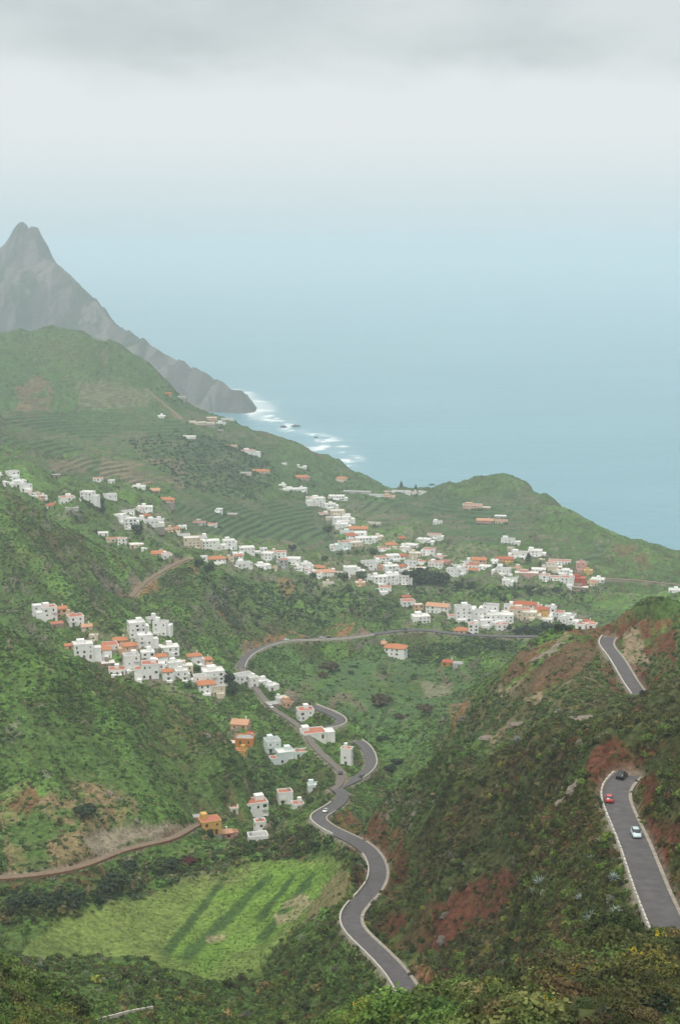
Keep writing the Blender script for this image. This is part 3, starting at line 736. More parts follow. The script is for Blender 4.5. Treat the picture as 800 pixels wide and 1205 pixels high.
# ------------------------------------------------------------------ vehicles
M['tyre'] = surf('tyre_rubber', (.02, .02, .02), .8, 8, .2, 0); M['rim'] = surf('wheel_alloy', (.45, .45, .46), .35, 8, .1, 0, .5, .8)
M['car_glass'] = surf('tinted_car_glass', (.025, .03, .035), .08, 5, .1, 0, .6)
M['lamp_clear'] = surf('clear_lamp', (.7, .7, .68), .15, 8, .05, 0, .6); M['lamp_red'] = surf('red_lamp', (.35, .015, .012), .2, 8, .1, 0, .6)
PAINT = {k: surf('car_paint_' + k, c, .28, 6, .06, 0, .6) for k, c in dict(black=(.018, .02, .026), red=(.48, .05, .05), pale_blue=(.50, .60, .64), white=(.72, .72, .72), dark_grey=(.05, .05, .055), silver=(.42, .43, .44)).items()}
def loft(sections, name):
    """sections along x: (x, half width bottom, half width top, z bottom, z top)"""
    bm = bmesh.new(); rings = []
    for x, wb, wt, z0, z1 in sections:
        zm = z0 + (z1 - z0) * .55
        rings.append([bm.verts.new(p) for p in ((x, -wb * .93, z0), (x, -wb, z0 + (z1 - z0) * .18), (x, -wb * 1.0, zm), (x, -wt, z1 - .03), (x, -wt * .9, z1), (x, wt * .9, z1), (x, wt, z1 - .03), (x, wb, zm), (x, wb, z0 + (z1 - z0) * .18), (x, wb * .93, z0))])
    n_ = len(rings[0])
    for a, b in zip(rings[:-1], rings[1:]):
        for i in range(n_): bm.faces.new((a[i], a[(i + 1) % n_], b[(i + 1) % n_], b[i]))
    bm.faces.new(rings[0]); bm.faces.new(rings[-1][::-1])
    return bm_done(name, bm, True)
# x runs from tail (-2.1) to nose (+2.1)
CAR_BODY = loft([(-2.08, .72, .66, .42, .78), (-2.02, .82, .74, .28, .90), (-1.6, .87, .80, .22, .97), (-.9, .88, .82, .20, .98), (.7, .88, .82, .20, .97), (1.1, .87, .78, .20, .92), (1.75, .84, .70, .22, .80), (2.02, .76, .62, .26, .66), (2.1, .66, .56, .34, .56)], 'car_body')
CAR_GLASS = loft([(-1.86, .70, .66, .90, .94), (-1.42, .76, .64, .90, 1.36), (-1.1, .78, .62, .90, 1.43), (.15, .78, .62, .90, 1.44), (.42, .77, .62, .90, 1.36), (1.16, .72, .66, .86, .92)], 'windows')
bm = bmesh.new(); bm_box(bm, -1.36, .28, -.56, .56, 1.405, 1.47, taper=.06); CAR_ROOF = bm_done('roof_panel', bm)
CAR_PILLARS = []
for x0, x1 in ((-.52, -.44), (-1.42, -1.3)):
    for s_ in (-1, 1):
        bm = bmesh.new(); bm_box(bm, x0, x1, s_ * .735 - .03, s_ * .735 + .03, .93, 1.40); CAR_PILLARS.append(('door_pillar', bm_done('door_pillar', bm)))
bm = bmesh.new(); bmesh.ops.create_cone(bm, cap_ends=True, segments=18, radius1=.31, radius2=.31, depth=.2, matrix=Matrix.Rotation(math.pi / 2, 4, 'X')); CAR_WHEEL = bm_done('wheel', bm)
bm = bmesh.new(); bmesh.ops.create_cone(bm, cap_ends=True, segments=14, radius1=.19, radius2=.17, depth=.215, matrix=Matrix.Rotation(math.pi / 2, 4, 'X')); CAR_RIM = bm_done('rim', bm)
bm = bmesh.new(); bm_box(bm, -.1, .1, -.17, .17, -.07, .07, taper=.03); CAR_LAMP = bm_done('headlight', bm)
bm = bmesh.new(); bm_box(bm, -.06, .06, -.14, .14, -.11, .11, taper=.02); CAR_TAIL = bm_done('tail_light', bm)
bm = bmesh.new(); bm_box(bm, -.07, .07, -.09, .09, -.06, .06, taper=.02); CAR_MIRROR = bm_done('side_mirror', bm)
for me_, mm in ((CAR_GLASS, 'car_glass'), (CAR_WHEEL, 'tyre'), (CAR_RIM, 'rim'), (CAR_LAMP, 'lamp_clear'), (CAR_TAIL, 'lamp_red')): me_.materials.append(M[mm])
CARS = []
def car(road, pix, lane, col, label, flip=False, group='cars on the winding roads', scale=1.0):
    r = ROADS[road]; i = idx(r, pix); c, T, Nn = r['C'][i], r['T'][i], r['N'][i]
    t = empty('car', (c[0] + Nn[0] * lane, c[1] + Nn[1] * lane, c[2] + .03 + .012 * list(ROADS).index(road)), math.atan2(T[1], T[0]) + (math.pi if flip else 0))
    j0, j1 = max(i - 2, 0), min(i + 2, len(r['C']) - 1)
    pitch = math.atan2(r['C'][j1, 2] - r['C'][j0, 2], np.linalg.norm(r['C'][j1, :2] - r['C'][j0, :2])) * (-1 if flip else 1)
    t.rotation_euler.y = -pitch; t.scale = (scale,) * 3
    tag(t, label, 'car', group)
    p = PAINT[col]
    for nm, me_ in [('body', CAR_BODY), ('roof_panel', CAR_ROOF)] + CAR_PILLARS:
        if True:
            m2 = me_.copy(); m2.materials.clear(); m2.materials.append(p); link(nm, m2, None, t)
    link('windows', CAR_GLASS, None, t)
    for x in (-1.3, 1.32):
        for s_ in (-1, 1):
            w_ = link('wheel', CAR_WHEEL, None, t, (x, s_ * .80, .31)); link('rim', CAR_RIM, None, w_)
    for s_ in (-1, 1):
        link('headlight', CAR_LAMP, None, t, (1.97, s_ * .56, .62)); link('tail_light', CAR_TAIL, None, t, (-2.0, s_ * .64, .74))
        m2 = CAR_MIRROR.copy(); m2.materials.append(p); link('side_mirror', m2, None, t, (.55, s_ * .95, .98))
    CARS.append(t); return t
car('upper', (731, 915), .6, 'black', 'black car at the top of the bend below the red earth cut', flip=False, scale=1.08)
car('upper', (716, 945), 1.5, 'red', 'red car hugging the pale parapet on the upper road')
car('upper', (740, 984), -1.1, 'pale_blue', 'pale blue car heading down the straight of the upper road', flip=True)
car('lower', (382, 957), -.4, 'white', 'white car rounding the tight bend above the green field', flip=True)
car('bend', (424, 915), -1.2, 'dark_grey', 'dark car on the curve below the red-roofed tower house')
car('lane', (401, 911), .4, 'black', 'black car at the foot of the narrow lane by its junction')
car('lane', (317, 837), .3, 'white', 'white car parked on the narrow lane beside the row houses', flip=True)
car('valley', (339, 752), 1.3, 'white', 'white car at the left end of the line on the valley road')
car('valley', (364, 752), 1.6, 'dark_grey', 'dark car parked between two pale cars below the orange road bank')
car('valley', (378, 752), 1.6, 'silver', 'silver car parked below the orange road bank')
car('valley', (389, 751), 1.6, 'black', 'black car parked last in the line on the valley road')
car('valley', (477, 741), 1.0, 'dark_grey', 'dark car below the two-storey white house where the valley road splits', flip=True)
car('valley', (552, 745), 1.4, 'black', 'black car parked under the orange-roofed house by the lower road')
# ------------------------------------------------------------------ houses
def plaster(name, c, var=.13): return surf('plaster_' + name, c, .9, .8, var, .06, .15)
WALL = dict(w=plaster('white', (.78, .775, .75)), c=plaster('cream', (.62, .54, .42)), p=plaster('peach', (.60, .40, .27)), o=plaster('orange', (.56, .235, .06)), y=plaster('yellow', (.60, .37, .12)),
            k=plaster('pink', (.52, .30, .25)), a=plaster('aqua_white', (.66, .74, .72)), g=plaster('grey', (.40, .40, .385)), r=plaster('red', (.42, .07, .05)), b=plaster('brown', (.27, .20, .15)))
WNAME = dict(w='white', c='cream', p='peach', o='orange', y='yellow', k='pinkish', a='aqua-white', g='grey', r='red', b='brown')
def tile_mat(name, c):
    m = surf(name, c, .85, 2.2, .3, .25); nt = m.node_tree
    b = next(n for n in nt.nodes if n.type == 'BSDF_PRINCIPLED')
    tcn = N(nt, 'ShaderNodeTexCoord'); w = N(nt, 'ShaderNodeTexWave', i_Scale=1.6, i_Distortion=.3); w.bands_direction = 'X'; nt.links.new(tcn.outputs['Object'], w.inputs['Vector'])
    old = b.inputs['Base Color'].links[0].from_socket
    nt.links.new(mixc(nt, old, tuple(np.array(c) * .55), mth2(nt, w.outputs[0])), b.inputs['Base Color'])
    return m
def mth2(nt, s_):
    q = nt.nodes.new('ShaderNodeMapRange'); q.inputs[1].default_value = .6; q.inputs[2].default_value = 1; q.inputs[4].default_value = .55; nt.links.new(s_, q.inputs[0]); return q.outputs[0]
M['tile'] = tile_mat('orange_roof_tile', (.50, .20, .095)); M['tile_dark'] = tile_mat('terracotta_roof_tile', (.42, .125, .065)); M['tile_pale'] = tile_mat('peach_roof_tile', (.56, .31, .19))
M['terrace'] = surf('terracotta_terrace', (.43, .16, .10), .85, 1.5, .25, .1); M['flat'] = surf('flat_roof_screed', (.70, .685, .65), .9, .9, .25, .1); M['flat_grey'] = surf('grey_roof_screed', (.36, .35, .335), .9, .9, .25, .1)
M['win_frame'] = surf('window_frame', (.62, .60, .56), .6, 5, .1, 0); M['win_brown'] = surf('brown_window_frame', (.16, .085, .05), .6, 5, .2, 0)
M['glass'] = surf('window_glass', (.035, .042, .046), .12, 2, .3, 0, .5)
M['door'] = surf('brown_door', (.15, .075, .04), .6, 4, .3, .05); M['door_green'] = surf('green_door', (.05, .13, .08), .6, 4, .3, .05)
M['tank'] = surf('water_tank', (.35, .37, .38), .5, 5, .2, 0); M['found'] = surf('rubble_foundation', (.30, .27, .23), .95, 1.2, .3, .3)
PLACE = {
 'knoll': 'on the hillside under the green knoll', 'edge': 'in the row at the left picture edge', 'ruin': 'on the terraces under the ploughed plot',
 'block': 'in the compact cluster beside the terraces', 'string': 'in the string along the far hill crest', 'rowa': 'in the row crossing the terraced slope', 'rowb': 'in the lower row above the eroded gully',
 'rise': 'climbing the slope below the coast ridge', 'core': 'in the village core under the terraces', 'belt': 'among the dark trees of the village', 'saddle': 'on the saddle beside the sea',
 'crown': 'on the slope of the rounded coastal hill', 'east': 'in the far right village quarter', 'front': 'in the quarter along the lower road', 'gate': 'where the valley road enters the village',
 'spur': 'in the small group on the left green slope', 'quarter': 'in the cluster behind the green ridge', 'laneside': 'in the row along the narrow lane', 'near': 'near the tight bend of the road', 'lone': 'alone in the green valley'}
# cluster: (x, y of the foot, width px, storeys, roof, wall, turn, annex)
HT = '''
knoll: 190,492,8,1,f,w,5,0; 195,464,12,1,t,o,-5,0; 210,468,17,1,x,g,-5,0; 230,499,22,1,f,c,8,1; 249,496,11,2,f,p,5,0; 260,499,9,1,f,w,-10,0; 267,494,12,1,f,w,10,0; 219,515,20,1,f,w,-4,0; 258,508,8,1,x,b,0,0; 272,526,12,1,f,c,15,0; 292,534,14,2,f,w,18,1; 305,556,22,1,h,c,-8,0; 289,558,12,1,x,c,0,0; 334,547,6,1,f,w,0,0
edge: 2,561,8,1,f,w,25,0; 14,561,12,2,f,w,25,0; 10,569,12,1,f,w,25,0; 22,572,12,2,f,w,28,0; 30,578,12,2,f,w,25,0; 38,582,11,1,f,w,25,0; 46,586,9,1,f,p,20,0; 52,586,6,1,f,w,20,0; 61,597,12,1,h,w,20,1
ruin: 66,561,9,1,x,b,0,0; 78,592,16,2,t,w,15,1; 84,600,14,1,x,g,10,0; 103,589,14,3,f,w,-20,1; 115,568,11,2,f,w,5,0; 131,569,7,1,f,w,0,0; 129,588,14,2,f,w,12,1; 163,575,14,1,f,w,-3,0; 181,579,13,1,g,p,-6,0; 194,590,20,1,h,p,-6,0
block: 140,608,12,1,f,w,15,0; 150,604,12,1,f,w,12,0; 161,601,12,1,f,w,-8,0; 172,602,12,2,f,w,5,0; 146,616,11,2,f,w,20,0; 153,623,12,3,f,w,12,0; 163,613,11,1,f,w,0,0; 171,609,11,1,h,w,10,0; 177,619,14,2,f,w,18,1; 186,614,11,1,f,w,-10,0; 192,623,13,1,f,c,5,0
string: 121,631,11,1,f,w,5,0; 132,639,13,1,f,c,10,0; 144,640,9,2,f,w,-12,0; 160,646,15,1,f,c,12,0; 170,648,7,1,f,w,5,0; 185,654,14,1,g,c,10,1; 196,657,10,1,f,w,15,0
rowa: 258,648,12,2,f,w,8,0; 280,654,11,1,f,w,8,0; 300,654,11,1,f,w,6,0; 352,670,11,1,f,w,6,0; 216,632,12,1,f,w,8,0; 186,624,9,1,f,c,10,0; 197,625,10,1,f,p,8,0; 206,624,9,1,h,c,10,0; 214,622,9,1,f,w,5,0; 234,617,13,1,f,g,-5,0; 249,619,10,1,f,w,-8,0; 225,643,16,3,f,c,12,0; 236,638,12,2,f,w,8,0; 247,646,18,3,f,w,10,1; 269,645,12,3,f,w,14,0; 290,650,15,2,f,w,12,1; 310,651,7,2,f,w,5,0; 321,653,10,1,f,c,10,0; 315,659,11,2,f,w,-15,0; 331,659,10,3,f,w,6,0; 344,664,16,2,f,w,-10,0; 333,669,9,3,f,g,8,0; 360,672,10,2,f,w,10,0; 374,670,14,1,h,c,-5,0; 376,680,6,1,f,w,0,0; 258,604,6,2,f,w,-10,0; 271,607,14,1,x,b,-8,0
rowb: 240,658,7,1,f,w,10,0; 255,664,18,2,h,w,10,0; 270,659,9,1,f,c,8,0; 281,658,9,1,h,w,10,0; 287,669,16,2,f,w,22,1; 309,668,16,1,f,w,22,0; 322,670,7,1,f,c,10,0; 188,653,11,1,g,p,10,0
rise: 381,607,11,1,f,w,8,0; 366,588,11,1,f,w,6,0; 390,611,12,1,f,c,8,0; 353,551,14,1,f,w,-8,0; 352,563,22,1,h,k,-6,0; 332,572,8,1,f,w,10,0; 344,578,20,1,f,w,8,1; 356,579,9,2,f,w,5,0; 374,596,14,4,f,w,20,1; 396,588,17,2,f,w,-6,0; 388,600,12,2,f,w,8,0; 397,606,15,2,f,c,12,0; 407,608,9,1,f,w,10,0; 402,614,19,2,f,w,12,0; 402,566,12,1,h,c,-8,0; 422,624,20,1,g,p,-5,0; 440,618,15,1,f,c,-20,0; 408,629,14,1,f,a,8,0
core: 402,622,13,2,f,w,8,0; 414,633,12,1,h,w,6,0; 424,632,12,2,f,w,10,0; 452,648,12,1,f,w,6,0; 476,650,12,1,f,w,-10,0; 505,652,12,2,f,w,-12,0; 518,658,12,1,f,w,-14,0; 549,664,12,1,f,w,-10,0; 431,640,22,2,f,w,12,1; 417,644,15,2,f,c,10,0; 444,634,12,1,f,c,10,0; 405,647,12,3,f,a,5,0; 394,648,10,1,f,w,10,0; 460,643,12,1,h,c,10,0; 471,645,10,1,f,w,-20,0; 483,643,15,1,f,w,-20,0; 499,640,13,2,f,w,-16,0; 511,634,13,2,f,w,-12,0; 472,635,9,1,h,p,0,0; 449,662,14,2,f,w,8,0; 462,660,13,2,f,w,12,0; 473,658,12,1,h,w,8,0; 489,657,12,2,f,c,-10,0; 500,663,14,1,f,w,-10,0; 513,668,14,2,f,w,-18,0; 524,664,10,1,f,k,-10,0; 533,679,12,3,f,w,-20,0; 543,676,12,2,f,w,-20,0; 537,667,9,1,f,w,-12,0; 555,674,14,1,g,c,-12,0; 559,665,9,1,h,p,-10,0
belt: 396,676,12,1,f,w,5,0; 372,678,10,1,f,w,4,0; 423,676,11,1,f,w,6,0; 440,664,13,1,f,w,8,0; 483,668,12,2,f,w,-6,0; 495,672,11,1,f,p,-8,0; 363,675,8,1,f,w,5,0; 382,679,17,2,g,w,5,1; 386,689,11,1,f,c,5,0; 412,677,13,3,f,w,8,0; 434,670,15,3,f,w,5,1; 449,672,13,2,f,p,8,0; 460,676,14,3,f,w,10,0; 471,672,12,2,h,w,10,0; 447,688,13,3,f,w,8,0; 461,688,13,3,f,w,10,1; 472,687,14,3,f,w,12,0; 453,698,12,2,f,w,5,0; 432,684,7,2,f,w,5,0; 442,680,8,1,f,c,0,0; 424,690,10,1,f,p,0,0; 480,676,9,1,f,c,-10,0
saddle: 420,580,34,1,x,g,-10,0; 441,584,20,1,x,a,-5,0; 457,587,16,1,t,p,-5,0; 472,580,22,1,f,w,-3,1; 487,582,8,1,f,w,-5,0; 500,580,15,1,f,w,-6,0; 515,617,11,1,f,w,-3,0
crown: 556,599,23,2,t,p,-6,1; 571,616,20,1,g,k,-6,0; 589,610,14,1,f,g,-5,0; 590,616,15,1,f,c,-5,0; 598,640,16,2,f,w,-8,1; 601,647,8,1,f,c,0,0; 795,697,15,1,f,w,-6,0
east: 584,668,13,1,f,w,-8,0; 607,670,12,1,f,c,-8,0; 634,672,14,1,f,w,-6,0; 663,676,13,2,f,w,-6,0; 579,662,12,1,f,w,-8,0; 544,671,9,1,f,w,-10,0; 564,664,15,2,g,p,-10,0; 556,671,15,2,f,w,-8,0; 571,669,12,1,f,w,-12,0; 594,662,17,1,h,y,-8,0; 592,676,15,2,f,w,-12,0; 602,682,13,1,f,w,-10,0; 596,689,9,2,f,w,0,0; 612,656,17,2,f,w,-6,0; 630,654,14,2,f,w,-6,0; 620,680,24,2,f,k,-8,1; 643,664,18,1,t,c,-8,0; 659,664,22,1,t,w,-6,0; 650,674,20,2,f,c,-6,0; 641,684,10,2,f,w,-8,0; 653,682,10,1,f,w,-5,0; 668,689,13,3,f,w,-8,0; 680,686,17,2,t,r,-10,0; 680,695,22,1,f,b,-10,0; 683,672,9,3,f,k,0,0; 692,677,9,2,f,y,-6,0; 704,684,13,1,f,w,-15,0; 698,690,10,1,f,c,-10,0
front: 552,722,14,2,f,w,4,0; 571,738,12,2,f,w,6,0; 596,732,14,2,f,w,-4,0; 624,728,14,2,f,c,-8,0; 605,716,13,1,h,w,-8,0; 644,732,12,1,f,w,-12,0; 671,726,11,1,f,w,-16,0; 534,728,12,1,f,w,4,0; 545,730,16,4,f,w,6,0; 543,745,14,1,h,p,0,0; 557,746,10,3,f,w,5,0; 562,733,18,3,f,w,8,1; 578,726,15,3,f,w,-10,0; 580,733,15,2,f,w,6,0; 590,742,12,2,f,w,10,0; 602,723,14,2,f,w,-8,0; 612,730,20,3,f,c,-10,1; 618,718,24,2,h,w,-8,0; 630,720,13,2,f,w,-10,0; 638,728,14,3,h,y,-8,0; 648,723,11,2,f,w,-14,0; 657,727,12,2,f,w,-16,0; 662,735,9,2,f,w,-16,0; 668,733,12,2,f,w,-18,0; 677,738,12,2,f,w,-18,0; 684,741,10,1,f,w,-20,0; 690,735,14,1,h,w,-18,0; 697,739,9,1,f,w,-20,0
gate: 478,705,11,1,h,p,5,0; 480,714,16,2,f,w,12,0; 492,719,11,2,f,p,12,0; 495,733,21,2,f,w,10,0; 516,722,28,2,g,w,-14,0; 466,775,25,3,h,w,-14,0; 449,760,13,1,g,p,-14,0
lone: 528,784,13,1,h,o,-8,0; 541,784,14,1,x,g,-8,0
spur: 45,721,13,2,f,w,18,0; 57,729,15,3,f,w,16,1; 71,727,12,2,g,p,18,0; 82,728,9,1,f,p,12,0; 88,736,16,2,t,w,18,0; 101,742,11,1,g,c,20,0; 66,739,14,1,f,b,15,0
quarter: 97,773,20,3,f,w,8,1; 82,764,11,1,g,p,12,0; 110,753,9,1,f,c,0,0; 126,763,20,1,f,w,16,1; 139,757,17,1,h,p,14,0; 122,775,15,2,h,w,12,0; 126,784,15,1,f,b,10,0; 137,792,17,1,f,w,5,0; 152,772,15,2,h,p,15,0; 154,787,16,3,f,w,12,0; 160,752,17,4,f,w,16,0; 170,762,15,3,f,w,12,1; 189,747,15,3,f,w,-16,0; 179,732,11,1,f,w,30,0; 173,776,14,2,f,w,10,0; 176,800,18,3,f,w,8,1; 188,781,15,2,h,w,14,0; 198,770,20,2,f,w,10,0; 186,792,14,2,f,w,8,0; 197,801,11,2,h,w,8,0; 205,789,15,2,f,w,14,0; 165,800,12,1,f,w,5,0; 218,792,15,2,f,c,12,0; 213,799,13,2,f,w,12,0; 228,780,15,2,h,w,14,0; 241,783,14,1,h,p,16,0; 247,790,13,1,f,w,15,0; 235,806,13,2,f,w,12,0; 250,807,22,3,f,w,14,1; 242,815,18,2,h,w,12,0; 257,819,13,2,f,c,12,0; 260,803,10,2,f,w,16,0
laneside: 287,804,20,2,f,w,28,1; 298,809,10,2,f,w,25,0; 308,806,14,1,f,w,32,0; 320,813,13,1,f,w,32,0; 331,829,12,1,f,w,25,0; 340,833,15,1,f,p,22,0; 320,832,14,1,x,b,22,0; 359,848,18,2,t,w,12,0; 368,867,27,1,t,w,14,1; 283,856,20,1,g,p,-14,0; 288,880,21,2,f,o,-10,1; 283,888,13,1,t,y,-10,0; 294,870,9,1,t,r,-10,0; 320,886,17,2,f,a,18,0; 335,898,20,2,f,a,20,1; 354,890,17,1,f,a,15,0; 408,900,13,3,t,w,-16,0
near: 300,964,28,3,t,w,16,0; 306,980,14,2,t,w,16,0; 303,991,24,1,f,w,14,0; 335,946,18,2,t,w,16,0; 350,951,14,1,t,w,16,0; 246,979,25,2,f,y,18,0; 263,985,19,1,g,k,18,1; 275,956,9,1,t,c,10,0; 369,929,15,1,f,a,12,0; 232,966,9,1,x,b,10,0
'''
def win_mesh(frame):
    bm = bmesh.new(); w, h = .52, .66
    for x0, x1, z0, z1 in ((-w - .1, -w, -h - .1, h + .1), (w, w + .1, -h - .1, h + .1), (-w, w, h, h + .1), (-w, w, -h - .1, -h), (-.035, .035, -h, h)): bm_box(bm, x0, x1, -.09, .06, z0, z1)
    fr = bm_done('window', bm); fr.materials.append(frame)
    bm = bmesh.new(); bm_box(bm, -w, w, -.055, .05, -h, h); pn = bm_done('pane', bm); pn.materials.append(M['glass'])
    bm = bmesh.new()
    for x0, x1, z0, z1 in ((-w - .1, -w, -h - .1, h + .1), (w, w + .1, -h - .1, h + .1), (-w, w, h, h + .1), (-w, w, -h - .1, -h)): bm_box(bm, x0, x1, -.09, .06, z0, z1)
    for f in bm_box(bm, -w, w, -.055, .05, -h, h): f.material_index = 1
    one = bm_done('window', bm); one.materials.append(frame); one.materials.append(M['glass'])
    return fr, pn, one
M['win_green'] = surf('green_window_frame', (.06, .14, .09), .6, 5, .2, 0)
WIN = [win_mesh(M['win_frame']), win_mesh(M['win_brown']), win_mesh(M['win_green'])]
M['rail'] = surf('iron_railing', (.10, .10, .10), .5, 5, .2, 0)
bm = bmesh.new(); bm_box(bm, -1.3, 1.3, -1.05, .02, -.16, 0)
bm_box(bm, -1.3, 1.3, -1.05, -.98, .92, 1.0)
for i in range(14): bm_box(bm, -1.3 + i * .2 - .015 * (i > 0), -1.27 + i * .2 - .015 * (i > 0), -1.03, -1.0, -.01, .93)
for x in (-1.3, 1.24): bm_box(bm, x, x + .06, -1.0, .0, .92, .999)
BALC = bm_done('balcony', bm); BALC.materials.append(M['win_frame'])
bm = bmesh.new(); bm_box(bm, -1.25, 1.25, -1.0, .02, -.16, 0); bm_box(bm, -1.25, 1.25, -1.0, -.88, -.005, .95); bm_box(bm, -1.25, -1.13, -.879, .02, -.005, .94); bm_box(bm, 1.13, 1.25, -.879, .02, -.005, .94); BALW = bm_done('balcony', bm)
bm = bmesh.new(); bm_box(bm, -.5, .5, -.08, .05, 0, 2.1); bm_box(bm, -.62, -.5, -.11, .05, 0, 2.22); bm_box(bm, .5, .62, -.11, .05, 0, 2.22); bm_box(bm, -.5, .5, -.11, .05, 2.1, 2.22)
DOORM = bm_done('door', bm)
DOORS = []
for k in ('door', 'door_green'): m2 = DOORM.copy(); m2.materials.append(M[k]); DOORS.append(m2)
bm = bmesh.new(); bmesh.ops.create_cone(bm, cap_ends=True, segments=12, radius1=.6, radius2=.55, depth=1.3, matrix=Matrix.Translation((0, 0, .65))); TANK = bm_done('water_tank', bm); TANK.materials.append(M['tank'])
ROOMN = {1: 'single-storey', 2: 'two-storey', 3: 'three-storey', 4: 'four-storey'}
def hip(bm, x0, x1, y0, y1, z, rise, over=.45, ridge=True):
    x0 -= over; x1 += over; y0 -= over; y1 += over; cxm, cym = (x0 + x1) / 2, (y0 + y1) / 2
    b = [bm.verts.new(p) for p in ((x0, y0, z), (x1, y0, z), (x1, y1, z), (x0, y1, z))]; b2 = [bm.verts.new((v.co.x, v.co.y, z - .16)) for v in b]
    ins = min(x1 - x0, y1 - y0) / 2
    if x1 - x0 >= y1 - y0: a, c = bm.verts.new((x0 + ins, cym, z + rise)), bm.verts.new((x1 - ins + .001, cym, z + rise)); fs = ((b[0], b[1], c, a), (b[1], b[2], c), (b[2], b[3], a, c), (b[3], b[0], a))
    else: a, c = bm.verts.new((cxm, y0 + ins, z + rise)), bm.verts.new((cxm, y1 - ins + .001, z + rise)); fs = ((b[0], b[1], a), (b[1], b[2], c, a), (b[2], b[3], c), (b[3], b[0], a, c))
    for f in fs: bm.faces.new(f)
    for i in range(4): bm.faces.new((b2[i], b2[(i + 1) % 4], b[(i + 1) % 4], b[i]))
    bm.faces.new(b2[::-1])
def gable(bm, x0, x1, y0, y1, z, rise, over=.4):
    x0 -= over; x1 += over; y0 -= over; y1 += over; ym = (y0 + y1) / 2; t_ = .18
    v = lambda x, y, zz: bm.verts.new((x, y, zz))
    for ya, yb in ((y0, ym), (y1, ym)):
        top = [v(x0, ya, z), v(x1, ya, z), v(x1, yb, z + rise), v(x0, yb, z + rise)]; bot = [v(p.co.x, p.co.y, p.co.z - t_) for p in top]
        bm.faces.new(top); bm.faces.new(bot[::-1])
        for i in range(4): bm.faces.new((bot[i], bot[(i + 1) % 4], top[(i + 1) % 4], top[i]))
def flat_roof(bm, x0, x1, y0, y1, z, par=.55, mi=0):
    bm_box(bm, x0, x1, y0, y1, z - .02, z + .12, 0)
    for a in ((x0 - .08, x1 + .08, y0 - .08, y0 + .16), (x0 - .08, x1 + .08, y1 - .16, y1 + .08), (x0 - .08, x0 + .16, y0 + .161, y1 - .161), (x1 - .16, x1 + .08, y0 + .161, y1 - .161)): bm_box(bm, *a, z - .12, z + par, 1)
HOUSES = []
DENSE = ('quarter', 'front', 'core', 'belt', 'block', 'rowa', 'rowb', 'east', 'edge', 'rise')
SCL = dict(quarter=1.16, front=1.22, core=1.2, belt=1.22, block=1.22, rowa=1.2, rowb=1.12, rise=1.12, east=1.2, near=1.0, laneside=1.05, gate=1.0, saddle=1.0, crown=1.02, edge=1.12, ruin=1.1)
hr = random.Random(23)
for line in HT.strip().splitlines():
    cl, rest = line.split(':')
    for ent in rest.split(';'):
        f_ = ent.strip().split(',')
        px, py, wpx, st = float(f_[0]), float(f_[1]), float(f_[2]), int(f_[3]); roof, wall, rot, ann = f_[4], f_[5], float(f_[6]), int(f_[7])
        hit = raycast(px, py)
        if hit is None: print('HOUSE MISS', cl, px, py); continue
        HOUSES.append(dict(cl=cl, px=px, py=py, w=max(3.6, wpx * hit[1] / F * SCL.get(cl, 1.12)), wpx=wpx, st=st, roof=roof, wall=wall, rot=rot, ann=ann, hit=hit))
print('houses', len(HOUSES), 'dist', [(h['cl'], round(h['hit'][1])) for h in HOUSES[::9]])
# labels: look first, then rank among look-alikes of the same cluster
def look(h, big=None):
    roof = dict(f='flat-roofed', t='terracotta-terraced', h='hip-tiled', g='gable-tiled', x='plain')[h['roof']]
    if h['roof'] == 'x': return ('grey ' if h['wall'] == 'g' else WNAME[h['wall']] + ' ') + ('long shed' if h['wpx'] >= 16 else 'low shed')
    return f"{ROOMN[h['st']]} {WNAME[h['wall']]} {roof} house"
ORD = ['first', 'second', 'third', 'fourth', 'fifth', 'sixth', 'seventh', 'eighth', 'ninth', 'tenth', 'eleventh', 'twelfth', 'thirteenth', 'fourteenth', 'fifteenth']
byl = {}
for h in HOUSES: byl.setdefault((h['cl'], look(h), h['ann']), []).append(h)
for (cl, lk, an), hs in byl.items():
    hs.sort(key=lambda h: h['px'])
    other = (cl, lk, 1 - an) in byl
    for i, h in enumerate(hs):
        l_ = lk
        if an and other: l_ = lk.replace(' house', ' stepped house')
        elif other: l_ = lk.replace(' house', ' smooth house')
        if len(hs) == 1: h['label'] = f"{l_} {PLACE[cl]}"
        elif len(hs) == 2: h['label'] = f"{'left' if i == 0 else 'right'} one of two {l_}s {PLACE[cl]}" if False else f"{'left' if i == 0 else 'right'} {l_} of two {PLACE[cl]}"
        else: h['label'] = f"{l_}, {ORD[i]} from left, {PLACE[cl]}"
SPECIAL = {('near', 300): 'tall white house with terracotta roof terrace beside the yellow house and the dirt track', ('near', 246): 'yellow two-storey flat house where the dirt track begins',
 ('gate', 466): 'large white three-storey house with orange hip roof alone below the valley road', ('laneside', 408): 'narrow white tower house with terracotta roof inside the curve of the road',
 ('laneside', 288): 'orange two-storey house with red annex beside the green ridge', ('gate', 516): 'long white house with a wide orange gable roof above the valley road', ('lone', 528): 'small orange hut with tiled roof alone in the green valley'}
used = set()
for h in HOUSES:
    h['label'] = SPECIAL.get((h['cl'], int(h['px'])), h['label'])
    w_ = h['label'].split()
    if len(w_) > 16: print('LONG', h['label'])
